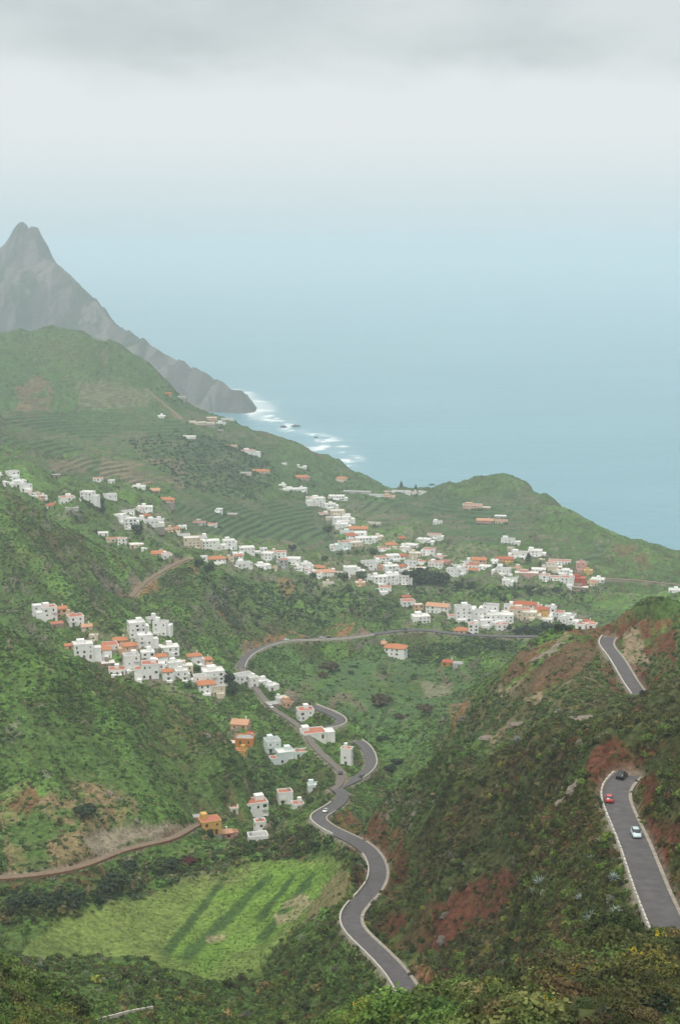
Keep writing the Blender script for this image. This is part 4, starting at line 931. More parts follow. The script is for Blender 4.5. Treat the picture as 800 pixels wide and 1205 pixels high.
for h in HOUSES:
    X, Y, Z = h['hit']; w = h['w']; st = h['st']; fh = 2.75
    H_ = st * fh + .35
    d = max(3.5, min(w * hr.uniform(.65, .95), 9.5)); rot = math.radians(h['rot'] + hr.uniform(-4, 4)) - math.atan2(X, Y) * .5
    cxh, cyh = X, Y + d * .5
    z0 = min(float(HS((cxh + a) / (cyh + b), cyh + b)[0]) for a in (-w / 2, w / 2) for b in (-d / 2, d / 2)) ; z0 = max(z0, Z - 1.6); z0 = min(z0, Z + .3)
    t = empty('house', (cxh, cyh, z0), rot); tag(t, h['label'], 'house', 'village houses ' + PLACE[h['cl']])
    if h['roof'] == 'x': t.name = 'shed'; t['category'] = 'shed'; t['group'] = 'farm sheds among the houses'
    wm = WALL[h['wall']]
    x0, x1, y0, y1 = -w / 2, w / 2, -d / 2, d / 2
    bm = bmesh.new(); bm_box(bm, x0, x1, y0, y1, 0, H_)
    if h['ann']:                                # lower wing, butted against the main block
        sgn = 1 if hr.random() < .5 else -1; aw = w * .42; ah = max(2.6, H_ - fh); ax0, ax1 = (x1 - .4, x1 + aw) if sgn > 0 else (x0 - aw, x0 + .4)
        ay0, ay1 = y0 + d * .12, y1 - d * .15
        if h['wall'] == 'o': pass
        bm_box(bm, ax0, ax1, ay0, ay1, 0, ah)
    if h['roof'] == 'g':
        a = [bm.verts.new(p) for p in ((x0, y0, H_), (x0, y1, H_), (x0, 0, H_ + d * .2))]; bm.faces.new(a); b_ = [bm.verts.new(p) for p in ((x1, y0, H_), (x1, y1, H_), (x1, 0, H_ + d * .2))]; bm.faces.new(b_[::-1])
        bm.faces.new((a[0], b_[0], b_[2], a[2])); bm.faces.new((a[1], a[2], b_[2], b_[1]))
    if h['cl'] in DENSE and h['roof'] in 'fth' and not h['ann']:      # low front wing and yard wall
        fw = w * hr.uniform(.4, .7); fx = hr.uniform(x0, x1 - fw); fd = hr.uniform(1.8, 3.2)
        bm_box(bm, fx, fx + fw, y0 - fd, y0 + .3, -3, hr.uniform(.9, 1.4) if st < 2 or hr.random() < .5 else fh * hr.uniform(.9, 1.0))
        if hr.random() < .7 and st > 1:
            q = hr.choice([0, 1]); bw = w * hr.uniform(.35, .6); bx = x0 - bw * .5 if q else x1 - bw * .5; bm_box(bm, bx, bx + bw, y0 + d * .25, y1 + hr.uniform(.2, 1.5), -2, H_ - fh * hr.uniform(.5, 1.0))
    link('wall', bm_done('wall', bm), wm, t)
    bm = bmesh.new(); bm_box(bm, x0 - .06, x1 + .06, y0 - .06, y1 + .06, -7, .25)
    if h['ann']: bm_box(bm, ax0 - .05 + (.5 if sgn > 0 else 0), ax1 + .05 - (.5 if sgn < 0 else 0), ay0 - .05, ay1 + .05, -7, .22)
    link('foundation', bm_done('foundation', bm), M['found'] if h['wall'] != 'w' or hr.random() < .4 else wm, t)
    bm = bmesh.new()
    if h['roof'] == 'h': hip(bm, x0, x1, y0, y1, H_ + .02, min(w, d) * .22); mats = [hr.choice([M['tile'], M['tile'], M['tile_dark']])]
    elif h['roof'] == 'g': gable(bm, x0, x1, y0, y1, H_ + .02, d * .22); mats = [hr.choice([M['tile'], M['tile_pale']])]
    elif h['roof'] == 't': flat_roof(bm, x0, x1, y0, y1, H_); mats = [M['terrace'], wm if h['wall'] in 'oyr' else WALL['w']]
    elif h['roof'] == 'x': flat_roof(bm, x0, x1, y0, y1, H_, .15); mats = [M['flat_grey'], M['flat_grey']]
    else: flat_roof(bm, x0, x1, y0, y1, H_, hr.choice([.25, .5, .8])); mats = [hr.choice([M['flat'], M['flat'], M['flat_grey'], M['terrace']]), wm]
    rf = link('roof', bm_done('roof', bm), mats, t)
    if h['ann']:
        bm = bmesh.new(); ex = .42 if sgn > 0 else 0
        flat_roof(bm, ax0 + (.5 if sgn > 0 else 0), ax1 - (.5 if sgn < 0 else 0), ay0, ay1, ah, .45)
        link('annex_roof', bm_done('annex_roof', bm), [M['terrace'] if hr.random() < .4 else M['flat'], WALL['r'] if h['wall'] == 'o' else wm], t)
    if h['roof'] in 'ft' and w > 4.5 and hr.random() < .6:
        bw = w * hr.uniform(.25, .42); bx = hr.uniform(x0 + .3, x1 - bw - .3); bm = bmesh.new(); bm_box(bm, bx, bx + bw, y1 - d * .5, y1 - .3, H_ + .1, H_ + 2.3); link('stair_tower', bm_done('stair_tower', bm), wm, rf)
    elif h['roof'] in 'ft' and w > 4 and hr.random() < .5: link('water_tank', TANK, None, rf, (hr.uniform(x0 + .9, x1 - .9), hr.uniform(0, y1 - .9), H_ + .1))
    elif h['roof'] in 'hg' and hr.random() < .8:
        bm = bmesh.new(); q = hr.uniform(.2, .3) * w; bm_box(bm, q - .3, q + .3, d * .12, d * .12 + .6, H_ + .1, H_ + d * .22 + .7); bm_box(bm, q - .38, q + .38, d * .12 - .08, d * .12 + .68, H_ + d * .22 + .7, H_ + d * .22 + .85); link('chimney', bm_done('chimney', bm), WALL['w'], rf)
    wk = hr.choice([WIN[0], WIN[0], WIN[1], WIN[1], WIN[2]]); near = Y < 760; sc_ = .85 if Y < 1000 else .92
    def window(x, y, z, rz):
        o = link('window', wk[0] if near else wk[2], None, t, (x, y, z)); o.rotation_euler.z = rz; q = sc_ * hr.choice([.72, .9, 1.0, 1.0, 1.12]); o.scale = (q * hr.choice([.8, 1, 1, 1.5]), 1, q)
        if near: link('pane', wk[1], None, o)
    if h['roof'] == 'x':
        dr = link('door', DOORS[0], None, t, (0, y0, .02)); continue
    n_ = max(1, int(w / 3.1)); dcol = hr.randrange(n_)
    for f in range(st):
        for i in range(n_):
            x = x0 + w * (i + .5) / n_ + hr.uniform(-.15, .15)
            if f == 0 and i == dcol: link('door', hr.choice(DOORS), None, t, (x, y0, .26))
            elif hr.random() < .78: window(x + hr.uniform(-.35, .35), y0, f * fh + 1.75 + hr.uniform(-.12, .12), 0)
            if f > 0 and Y < 1150 and i == dcol and hr.random() < .6:
                if hr.random() < .5: link('balcony', BALC, None, t, (x, y0, f * fh + .3))
                else:
                    bk = 'balcony_' + h['wall']; bm_ = bpy.data.meshes.get(bk)
                    if bm_ is None: bm_ = BALW.copy(); bm_.name = bk; bm_.materials.append(wm)
                    link('balcony', bm_, None, t, (x, y0, f * fh + .3))
        sx_ = x1 if rot < 0 or X < 0 and rot < .1 else x0     # the flank turned to the ledge
        sx_ = x0 if X > 0 else x1
        if abs(rot) > .12: sx_ = x1 if rot < 0 else x0
        if not (h['ann'] and ((sgn > 0) == (sx_ > 0)) and f * fh + 1 < ah):
            for yy_ in ((0,) if d < 6 or Y > 1100 else (-d * .25, d * .25)):
                if hr.random() < .75: window(sx_, yy_, f * fh + 1.75, math.pi / 2 if sx_ > 0 else -math.pi / 2)
# ------------------------------------------------------------------ vegetation
def leaf_mat(name, attr=None, col=(.05, .08, .03), var=.35):
    m, nt, b = new_mat(name)
    oi = N(nt, 'ShaderNodeObjectInfo'); geo = N(nt, 'ShaderNodeNewGeometry')
    nz = N(nt, 'ShaderNodeTexNoise', i_Scale=1.4, i_Detail=3.0); nt.links.new(geo.outputs['Position'], nz.inputs['Vector'])
    r = N(nt, 'ShaderNodeMapRange', i_From_Min=.3, i_From_Max=.7, i_To_Min=1 - var, i_To_Max=1 + var); nt.links.new(nz.outputs[0], r.inputs[0])
    rp = N(nt, 'ShaderNodeMapRange', i_To_Min=.75, i_To_Max=1.3); nt.links.new(geo.outputs['Random Per Island'], rp.inputs[0])
    mu = N(nt, 'ShaderNodeMath', operation='MULTIPLY'); nt.links.new(r.outputs[0], mu.inputs[0]); nt.links.new(rp.outputs[0], mu.inputs[1])
    vs = N(nt, 'ShaderNodeVectorMath', operation='SCALE'); nt.links.new(mu.outputs[0], vs.inputs['Scale'])
    if attr:
        a = N(nt, 'ShaderNodeAttribute', attribute_name=attr, attribute_type='INSTANCER'); nt.links.new(a.outputs['Color'], vs.inputs[0])
    else: vs.inputs[0].default_value = col
    nt.links.new(vs.outputs[0], b.inputs['Base Color']); b.inputs['Roughness'].default_value = .7; b.inputs['Specular IOR Level'].default_value = .2
    tr = N(nt, 'ShaderNodeBsdfTranslucent'); nt.links.new(vs.outputs[0], tr.inputs['Color'])
    ms = N(nt, 'ShaderNodeMixShader'); ms.inputs[0].default_value = .22
    nt.links.new(b.outputs[0], ms.inputs[1]); nt.links.new(tr.outputs[0], ms.inputs[2])
    out = next(n for n in nt.nodes if n.type == 'OUTPUT_MATERIAL'); nt.links.new(ms.outputs[0], out.inputs[0])
    return m
def quads_mesh(name, C, Nn, S, asp=1.0, mat=None, extra=None):
    """leaf faces: centres, normals, sizes"""
    n = len(C); rr = np.random.default_rng(n)
    a = np.cross(Nn, rr.normal(size=(n, 3))); a /= np.linalg.norm(a, axis=1)[:, None] + 1e-9; b = np.cross(Nn, a)
    S = np.broadcast_to(np.asarray(S, float).reshape(-1, 1), (n, 1)); sa, sb = a * S, b * S * asp
    bend = Nn * S * .25
    V = np.stack([C - sa - sb * .6, C + sa * .7 - sb, C + sa + sb * .6 - bend, C - sa * .7 + sb + bend * .5], 1).reshape(-1, 3)
    Fq = np.arange(4 * n).reshape(-1, 4)
    me = bpy.data.meshes.new(name); me.from_pydata(V.tolist(), [], Fq.tolist())
    if mat: me.materials.append(mat)
    return me
def dome_points(n, seed, h=.9, lumps=7, fill=.75):
    rr = np.random.default_rng(seed)
    L = rr.normal(size=(lumps, 3)); L[:, 2] = np.abs(L[:, 2]) * .8; L /= np.linalg.norm(L, axis=1)[:, None]; L *= rr.uniform(.25, .62, (lumps, 1)); L[:, 2] *= h
    R_ = rr.uniform(.28, .5, lumps)
    k = rr.integers(0, lumps, n); d = rr.normal(size=(n, 3)); d /= np.linalg.norm(d, axis=1)[:, None]
    C = L[k] + d * R_[k][:, None] * rr.uniform(fill, 1.05, (n, 1)); C[:, 2] = np.abs(C[:, 2])
    Nn = d + rr.normal(size=(n, 3)) * .55 + np.array([0, 0, .3]); Nn /= np.linalg.norm(Nn, axis=1)[:, None]
    return C, Nn
M['leaf'] = leaf_mat('scrub_leaf', 'tint')
def bush(name, n, s, seed, h=.9, lumps=7): 
    C, Nn = dome_points(n, seed, h, lumps); return quads_mesh(name, C, Nn, np.random.default_rng(seed).uniform(.6, 1.3, n) * s, .8, M['leaf'])
def tuft(name, n, seed):
    rr = np.random.default_rng(seed); V, Fq = [], []
    for i in range(n):
        a = rr.uniform(0, 6.28); out_ = rr.uniform(.25, 1.0); hh = rr.uniform(.5, 1.0) * (1.2 - out_ * .6); w = rr.uniform(.03, .06); p = np.array([math.cos(a), math.sin(a), 0]); q = np.array([-p[1], p[0], 0]); r0 = p * rr.uniform(0, .3)
        k = len(V); V += [r0 - q * w, r0 + q * w, r0 + p * out_ * .5 + [0, 0, hh] + q * w * .8, r0 + p * out_ * .5 + [0, 0, hh] - q * w * .8, r0 + p * out_ + [0, 0, hh * .75]]
        Fq += [(k, k + 1, k + 2, k + 3), (k + 3, k + 2, k + 4)]
    me = bpy.data.meshes.new(name); me.from_pydata([tuple(v) for v in V], [], Fq); me.materials.append(M['leaf']); return me
SRC = dict(fine=bush('fine_bush', 1300, .052, 7, 1.0, 11), finelow=bush('fine_low_bush', 900, .055, 8, .7, 12), dense=bush('dense_bush', 420, .105, 1), loose=bush('loose_bush', 300, .12, 2, 1.1, 10), low=bush('low_bush', 300, .11, 3, .55, 9), blade=tuft('grass_tuft', 46, 4), far=bush('far_bush', 110, .20, 5, .95, 6), tall=bush('tall_bush', 130, .19, 6, 1.5, 8))
PAL = {k: np.array(v) for k, v in dict(olive=(.058, .066, .018), brown=(.098, .070, .032), mid=(.070, .104, .026), bright=(.105, .170, .034), yellow=(.155, .160, .032), grey=(.18, .195, .15), rust=(.12, .052, .026), dark=(.040, .052, .020), forest=(.036, .058, .025), lush=(.070, .130, .030), straw=(.22, .17, .08)).items()}
for k in PAL: PAL[k] = PAL[k] * 1.22
PN = list(PAL); PV = np.stack([PAL[k] for k in PN])
ZONES = {}
for nm, pts, a, b in (('gorge', [(300,690),(360,682),(400,690),(470,708),(455,738),(400,722),(380,738),(345,730),(310,732),(280,752),(235,690),(215,668)], 950, 1260), ('woods', [(480,674),(560,692),(620,690),(700,702),(690,716),(640,700),(560,705),(480,702)], 1050, 1330),
                      ('dusk', [(225,508),(300,530),(330,560),(300,590),(215,575),(140,520)], 1450, 2020), ('below', [(560,752),(650,752),(620,765),(480,785),(470,765)], 880, 1010), ('bowl', [(340,775),(470,775),(520,830),(440,900),(410,850)], 640, 930),
                      ('hedge', [(0,1046),(110,1050),(140,1022),(225,1008),(245,1020),(160,1052),(95,1078),(0,1088)], 390, 520), ('verge', [(398,1008),(440,1000),(428,1062),(396,1092),(462,1168),(300,1168),(380,1090)], 320, 480), ('hedge', [(240,1002),(385,972),(400,1004),(300,1016),(240,1020)], 470, 540), ('low', [(0,1130),(150,1150),(330,1150),(400,1205),(0,1205)], 270, 400),
                      ('nearhouse', [(260,880),(330,900),(400,920),(380,960),(300,1000),(230,1000)], 520, 700)):
    JX, JY = None, None
    PX0, PY0 = project(XX, YY, H); 
    m_ = poly_mask(pts, a, b, jit=False); ZONES[nm] = np.maximum(ZONES.get(nm, 0), blur(m_, 3))
def zone(k): return ZONES[k]
gxs, gys = np.gradient(XX, axis=1), np.gradient(YY, axis=0)
AREA = np.abs(gxs * gys) * np.sqrt(1 + SLOPE ** 2).clip(1, 2)
FM = np.clip(blur(np.maximum(fm, gm), 1), 0, 1)
clump = sstep(.36, .60, n2 * .6 + n3 * .4)
HOUSEM = np.ones_like(H)
for h in HOUSES:
    X, Y, Z = h['hit']; w = h['w']
    j0, j1 = np.searchsorted(YR, [Y - 7, Y + 14]); i0, i1 = np.searchsorted(TC, [(X - w) / Y, (X + w) / Y])
    HOUSEM[j0:j1, i0:i1] *= np.where((np.abs(XX[j0:j1, i0:i1] - X) < w * .5 + 1.2) & (YY[j0:j1, i0:i1] > Y - 3.5) & (YY[j0:j1, i0:i1] < Y + 9.5), 0, 1)
base_ok = (SEEN & (H > 3)).astype(np.float32) * sstep(.6, 1.6, RDIST) * HOUSEM * (1 - FM) * (np.abs(TT) < .48)
EDGE = sstep(.7, 2.0, RDIST)
FRS = sstep(6.5, 3.0, RDIST)
def weights():
    w = {}
    right = sstep(.0, .07, TT + (YY - 360) / 2600) * sstep(480, 400, YY)
    near = sstep(700, 450, YY)
    w['olive'] = .60 * right + .22 * near + .10; w['brown'] = .75 * right * sstep(.46, .62, n1 * .4 + n2 * .6) + .05 + .3 * sstep(.74, .9, rl) * sstep(.4, .55, n1); w['mid'] = .30 + .30 * right; w['bright'] = .55 * (1 - right) * sstep(.42, .6, n1) + .03 + .55 * right * sstep(.46, .60, n1)
    w['yellow'] = .04 + .03 * near; w['grey'] = (.03 * right + .012) * sstep(190, 230, YY); w['rust'] = .05 * right * sstep(.5, .6, n2) + .004 * near; w['dark'] = .06 + .20 * right; w['forest'] = .10 * sstep(600, 900, YY); w['lush'] = .45 * (1 - right); w['straw'] = .03
    for k in ('gorge', 'woods', 'below', 'dusk'):
        z = zone(k)
        for q in w: w[q] = w[q] * (1 - z * .9)
        w['forest'] = w['forest'] + z * .9; w['dark'] = w['dark'] + z * .35; w['mid'] = w['mid'] + z * .15
    z = zone('hedge')
    for q in w: w[q] = w[q] * (1 - z * .8)
    w['dark'] = w['dark'] + z * .6; w['olive'] = w['olive'] + z * .4; w['rust'] = w['rust'] + z * .06; w['brown'] = w['brown'] + z * .18
    return w
WT = weights(); WSTK = np.stack([WT[k] for k in PN], -1).astype(np.float32); WSTK = np.cumsum(WSTK, -1); WSTK /= WSTK[..., -1:]
KEEPC = .70
def scatter(name, src, dens, rmin, rmax, label, zmul=(.8, 1.2), seed=1, pick=None, ok=None):
    rr = np.random.default_rng(seed)
    lam = np.clip(dens * AREA * (base_ok if ok is None else ok), 0, 20)
    cnt = rr.poisson(lam[:-1, :-1]); J, I = np.nonzero(cnt); rep = cnt[J, I]; J = np.repeat(J, rep); I = np.repeat(I, rep); n = len(J)
    a, b = rr.random(n), rr.random(n)
    t = TC[I] * (1 - a) + TC[I + 1] * a; y = YR[J] * (1 - b) + YR[J + 1] * b
    z = (H[J, I] * (1 - a) + H[J, I + 1] * a) * (1 - b) + (H[J + 1, I] * (1 - a) + H[J + 1, I + 1] * a) * b
    u = rr.random(n); ci = (WSTK[J, I] < u[:, None]).sum(-1).clip(0, len(PN) - 1); tint = (PV[ci] * KEEPC + cov[J, I] * (1 - KEEPC)) * rr.choice([.6, .85, 1.0, 1.15, 1.4], (n, 1), p=[.15, .24, .30, .22, .09]) * rr.uniform(.85, 1.15, (n, 1)) * (1 + rr.normal(size=(n, 3)) * .06) * np.where((y < 430)[:, None], np.array([1.04, 1.0, .88]), np.array([.95, 1.05, 1.0]))
    if pick is not None: tint = PV[PN.index(pick)] * rr.uniform(.7, 1.3, (n, 1))
    sc = rmin + (rmax - rmin) * rr.random(n) ** 1.8 * (1 + .5 * (y < 200))
    zs = sc * rr.uniform(*zmul, n)
    me = bpy.data.meshes.new(name); me.vertices.add(n); me.vertices.foreach_set('co', np.stack([t * y, y, z - .12 * sc], 1).astype(np.float32).ravel())
    for an, ty, v in (('scl', 'FLOAT_VECTOR', np.stack([sc * rr.uniform(.85, 1.2, n), sc, zs], 1)), ('rot', 'FLOAT_VECTOR', np.stack([rr.normal(size=n) * .15, rr.normal(size=n) * .15, rr.uniform(0, 6.28, n)], 1))):
        q = me.attributes.new(an, ty, 'POINT'); q.data.foreach_set('vector', v.astype(np.float32).ravel())
    q = me.attributes.new('tint', 'FLOAT_COLOR', 'POINT'); c4 = np.ones((n, 4), np.float32); c4[:, :3] = tint; q.data.foreach_set('color', c4.ravel())
    so_ = bpy.data.objects.new(name + '_plant', SRC[src])      # the plant that is repeated; not linked to the scene itself
    o = link(name, me); tag(o, label, kind='stuff')
    ng = bpy.data.node_groups.new(name, 'GeometryNodeTree'); ng.interface.new_socket('Geometry', in_out='INPUT', socket_type='NodeSocketGeometry'); ng.interface.new_socket('Geometry', in_out='OUTPUT', socket_type='NodeSocketGeometry')
    gi, go = ng.nodes.new('NodeGroupInput'), ng.nodes.new('NodeGroupOutput'); ip = ng.nodes.new('GeometryNodeInstanceOnPoints'); inf = ng.nodes.new('GeometryNodeObjectInfo'); inf.inputs['Object'].default_value = so_; inf.inputs['As Instance'].default_value = True
    A1, A2 = ng.nodes.new('GeometryNodeInputNamedAttribute'), ng.nodes.new('GeometryNodeInputNamedAttribute')
    for q, k in ((A1, 'scl'), (A2, 'rot')): q.data_type = 'FLOAT_VECTOR'; q.inputs['Name'].default_value = k
    e2r = ng.nodes.new('FunctionNodeEulerToRotation')
    L_ = ng.links.new
    L_(gi.outputs[0], ip.inputs['Points']); L_(inf.outputs['Geometry'], ip.inputs['Instance']); L_(A1.outputs[0], ip.inputs['Scale']); L_(A2.outputs[0], e2r.inputs[0]); L_(e2r.outputs[0], ip.inputs['Rotation']); L_(ip.outputs[0], go.inputs[0])
    md = o.modifiers.new('scatter', 'NODES'); md.node_group = ng
    print('scatter', name, n)
    return o
bareK = 1 - .95 * np.clip(BARE, 0, 1)
z01 = lambda a, b: sstep(a, b, YY)
rightm = sstep(.0, .06, TT + (YY - 360) / 2600) * sstep(480, 420, YY)
dens_near = sstep(460, 300, YY) * bareK * (.25 + .9 * clump) * (.5 + .5 * rightm) * sstep(88, 110, YY)
fgm = sstep(215, 200, YY); dens_near = dens_near * (1 - fgm)
fgd = fgm * sstep(88, 105, YY) * (.35 + .65 * clump) * bareK
scatter('ledge_scrub', 'fine', fgd * .17, 1.0, 3.2, 'thick green and brown scrub on the ledge in front', (.8, 1.2), seed=21)
scatter('ledge_scrub', 'finelow', fgd * .34, .6, 1.8, 'low dense scrub on the ledge in front', seed=22)
scatter('scrub', 'dense', dens_near * .30 * DENS, .6, 2.0, 'olive and green scrub covering the nearest slopes', seed=1)
scatter('scrub', 'loose', dens_near * .18 * DENS, .6, 2.1, 'looser taller scrub among the low bushes', (.8, 1.4), seed=2)
scatter('scrub', 'low', (sstep(560, 330, YY) * (1 - fgm) * bareK * (.3 + .7 * clump)) * .30 * DENS, .5, 1.6, 'low cushion scrub on the slopes', seed=3)
scatter('grass_tufts', 'blade', (sstep(420, 250, YY) * (1 - .6 * BARE)) * .35 * DENS, .3, .9, 'dry grass and fleshy tufts between the bushes', seed=4)
mid = sstep(360, 480, YY) * sstep(1250, 800, YY)
far = sstep(750, 1150, YY)
tz = 1 - .75 * TM
tz = tz * (1 - .6 * zone('bowl'))
scatter('hillside_bushes', 'far', bareK * tz * (mid * (.10 + .55 * clump) + far * (.015 + .10 * clump)) * DENS, .35, 1.5, 'green bushes dotted over the hillsides of the valley', seed=5)
VIL = blur(1 - HOUSEM, 14); VIL = np.clip(VIL * 3, 0, 1) * sstep(700, 900, YY) * clump
woods = np.clip(zone('gorge') * .04 + zone('woods') * .045 + zone('below') * .06 + zone('dusk') * .028 + zone('bowl') * .006 * clump + VIL * .05 + zone('hedge') * .22 + zone('verge') * .06 + zone('low') * .05 * clump + zone('nearhouse') * .05 * clump, 0, 1)
scatter('woodland', 'tall', woods * np.where(YY > 600, 1, .8) * DENS, 1.0, 2.9, 'dark trees and tall bushes filling the gullies', (.7, 1.2), seed=6)
verge = FRS * sstep(700, 400, YY) * (1 - sstep(.8, 1.0, BARE))
scatter('roadside_growth', 'low', verge * .22 * DENS * sstep(1.2, 2.2, RDIST), .35, .9, 'scrub creeping up to the road edges', seed=7)

FOK = (FM > .6) * 1.0
scatter('crop_rows', 'blade', .9 * CROP, .15, .34, 'dark green crop growing in broad bands across the bright field', seed=8, pick='lush', ok=FOK)
scatter('field_grass', 'blade', .5 * (1 - CROP) * sstep(.3, .6, n2 * .5 + n5 * .5) * (poly_mask(FIELD, 340, 520, jit=False) > 0), .25, .6, 'bright young grass of the field', seed=9, pick='bright', ok=FOK)
scatter('field_grass', 'blade', .22 * (1 - CROP) * sstep(.45, .65, n1 * .5 + n5 * .5) * (poly_mask(FIELD, 340, 520, jit=False) > 0), .25, .6, 'dry straw-coloured grass in the field', seed=10, pick='straw', ok=FOK)
fz = poly_mask([(50,1212),(110,1207),(150,1200),(192,1190),(195,1204),(150,1212),(60,1225)], 280, 314, jit=False)
scatter('roadside_growth', 'dense', fz * .8 * sstep(.1, .5, RDIST), .9, 1.6, 'tall scrub in front of the block parapet by the bottom edge', seed=11, ok=(H > 3) * 1.0)
# ------------------------------------------------------------------ single trees, bushes, agaves, rocks
M['bark'] = surf('grey_brown_bark', (.11, .085, .06), .95, 4, .35, .3)
for k, c in dict(dark=(.032, .050, .022), pine=(.026, .044, .024), green=(.058, .088, .026), brown=(.085, .070, .036), palm=(.060, .085, .028), agave=(.26, .31, .27), flower=(.62, .50, .03), gold=(.20, .15, .02), red=(.10, .030, .026)).items(): M['leaf_' + k] = leaf_mat('leaf_' + k, None, c)
def trunk_mesh(h, r, limbs, seed, lean=.08):
    rr = random.Random(seed); bm = bmesh.new()
    def tube(p, q, r0, r1, n=6):
        p, q = Vector(p), Vector(q); d = (q - p).normalized(); a = d.orthogonal().normalized(); b = d.cross(a); rings = []
        for c, rad in ((p, r0), ((p + q) / 2 + Vector((rr.uniform(-1, 1), rr.uniform(-1, 1), 0)) * r0, (r0 + r1) / 2), (q, r1)): rings.append([bm.verts.new(c + (a * math.cos(6.283 * i / n) + b * math.sin(6.283 * i / n)) * rad) for i in range(n)])
        for A_, B_ in zip(rings[:-1], rings[1:]):
            for i in range(n): bm.faces.new((A_[i], A_[(i + 1) % n], B_[(i + 1) % n], B_[i]))
        bm.faces.new(rings[-1])
    top = (lean * h, 0, h); tube((0, 0, -.4), top, r, r * .55)
    for i in range(limbs):
        a = 6.283 * i / max(limbs, 1) + rr.uniform(-.4, .4); s_ = rr.uniform(.55, .95); st_ = Vector((lean * h * s_, 0, h * s_)); L = h * rr.uniform(.4, .65)
        tube(st_, st_ + Vector((math.cos(a) * L * .8, math.sin(a) * L * .8, L * .65)), r * .4, r * .12, 5)
    return bm_done('trunk', bm)
def crown_broad(seed, n=520):
    C, Nn = dome_points(n, seed, 1.0, 9, .6); C[:, 2] = C[:, 2] * .95 + .42; C *= np.array([.62, .62, .66]); return quads_mesh('crown', C, Nn, np.random.default_rng(seed).uniform(.04, .085, n), .8)
def crown_pine(seed, n=460):
    rr = np.random.default_rng(seed); z = rr.random(n) ** .75; lay = (np.sin(z * 24) * .12 + 1); R_ = (1 - z) * .30 * lay + .02; a = rr.uniform(0, 6.28, n); R_ *= rr.uniform(.55, 1.1, n); C = np.stack([np.cos(a) * R_, np.sin(a) * R_, .12 + z * .9], 1); Nn = np.stack([np.cos(a), np.sin(a), .5 + 0 * a], 1) + rr.normal(size=(n, 3)) * .4; Nn /= np.linalg.norm(Nn, axis=1)[:, None]
    return quads_mesh('crown', C, Nn, rr.uniform(.03, .06, n), .7)
def crown_palm(seed):
    rr = np.random.default_rng(seed); V, Fq = [], []
    for i in range(22):
        a = i * 2.4; up = rr.uniform(-.2, .9); L = rr.uniform(.30, .42); pts = []
        for s_ in np.linspace(0, 1, 6): pts.append(np.array([math.cos(a) * L * s_, math.sin(a) * L * s_, .78 + up * L * s_ * .9 - L * s_ * s_ * (.55 + up * .5)]))
        q = np.array([-math.sin(a), math.cos(a), 0])
        for j in range(5):
            w0, w1 = .055 * math.sin(math.pi * (j + .3) / 5.6) + .01, .055 * math.sin(math.pi * (j + 1.3) / 5.6) + .005; k = len(V); V += [pts[j] - q * w0, pts[j] + q * w0, pts[j + 1] + q * w1, pts[j + 1] - q * w1]; Fq.append((k, k + 1, k + 2, k + 3))
    me = bpy.data.meshes.new('crown'); me.from_pydata([tuple(v) for v in V], [], Fq); return me
TR = {'b': ('broad_tree', trunk_mesh(.5, .05, 4, 1), [crown_broad(11), crown_broad(12), crown_broad(13)]), 'p': ('pine_tree', trunk_mesh(.9, .035, 0, 2, .01), [crown_pine(21), crown_pine(22)]), 'm': ('palm_tree', trunk_mesh(.78, .028, 0, 3, .0), [crown_palm(31)]), 'u': ('round_bush', trunk_mesh(.28, .05, 3, 4), [crown_broad(41), crown_broad(42)])}
for k in TR: TR[k][1].materials.append(M['bark'])
TREES = '''
b dark grove in front of the village core: 482,684,20; 492,687,25; 501,686,22; 511,687,22; 520,686,17; 473,672,13
b green among the white village houses: 405,684,15; 426,682,15; 440,652,10; 387,626,12; 382,660,9; 540,693,13; 553,692,12; 368,680,9; 411,696,10; 400,655,9
p dark on the saddle skyline by the sea: 472,574,8; 489,577,7
m green on the saddle skyline by the sea: 508,578,11
p pine beside the far right village quarter: 621,663,13; 583,671,9
b dark below the quarter along the lower road: 597,742,11; 608,747,13; 618,746,14; 631,746,15; 644,742,16; 657,743,14; 668,742,9
b green under the far right village quarter: 592,708,11; 621,696,12; 637,699,11; 654,697,10; 606,703,9
b dark between the houses beneath the ploughed terraces: 117,595,12; 162,627,15; 122,603,9
b dark at the top of the eroded gully: 235,668,13; 246,671,10; 344,648,10
b green inside the cluster behind the green ridge: 180,762,10; 232,790,10; 222,810,10
b dark between the cluster and the narrow lane: 267,805,20; 274,816,14; 262,795,10
u brown in the green bowl below the valley road: 388,790,18; 447,830,18; 499,838,14; 380,798,10; 470,846,9
u dark in the valley by the far road bend: 450,872,9; 458,908,11; 468,899,10
b green beside the houses near the tight bend: 313,930,14; 325,968,13; 292,915,14; 365,945,12; 345,915,13
u dark on the bare ground above the dirt track: 100,960,20
u dark below the rust retaining wall: 131,1048,26; 86,1066,22; 150,1026,16; 118,1060,16; 60,1068,20; 28,1066,22; 200,1024,20
u reddish at the corner of the green field: 221,1018,13
'''
KIND = dict(b='broad-crowned tree', p='conical evergreen', m='palm tree', u='rounded bush')
LEAFOF = dict(dark='leaf_dark', green='leaf_green', pine='leaf_pine', brown='leaf_brown', reddish='leaf_red')
tr_r = random.Random(5)
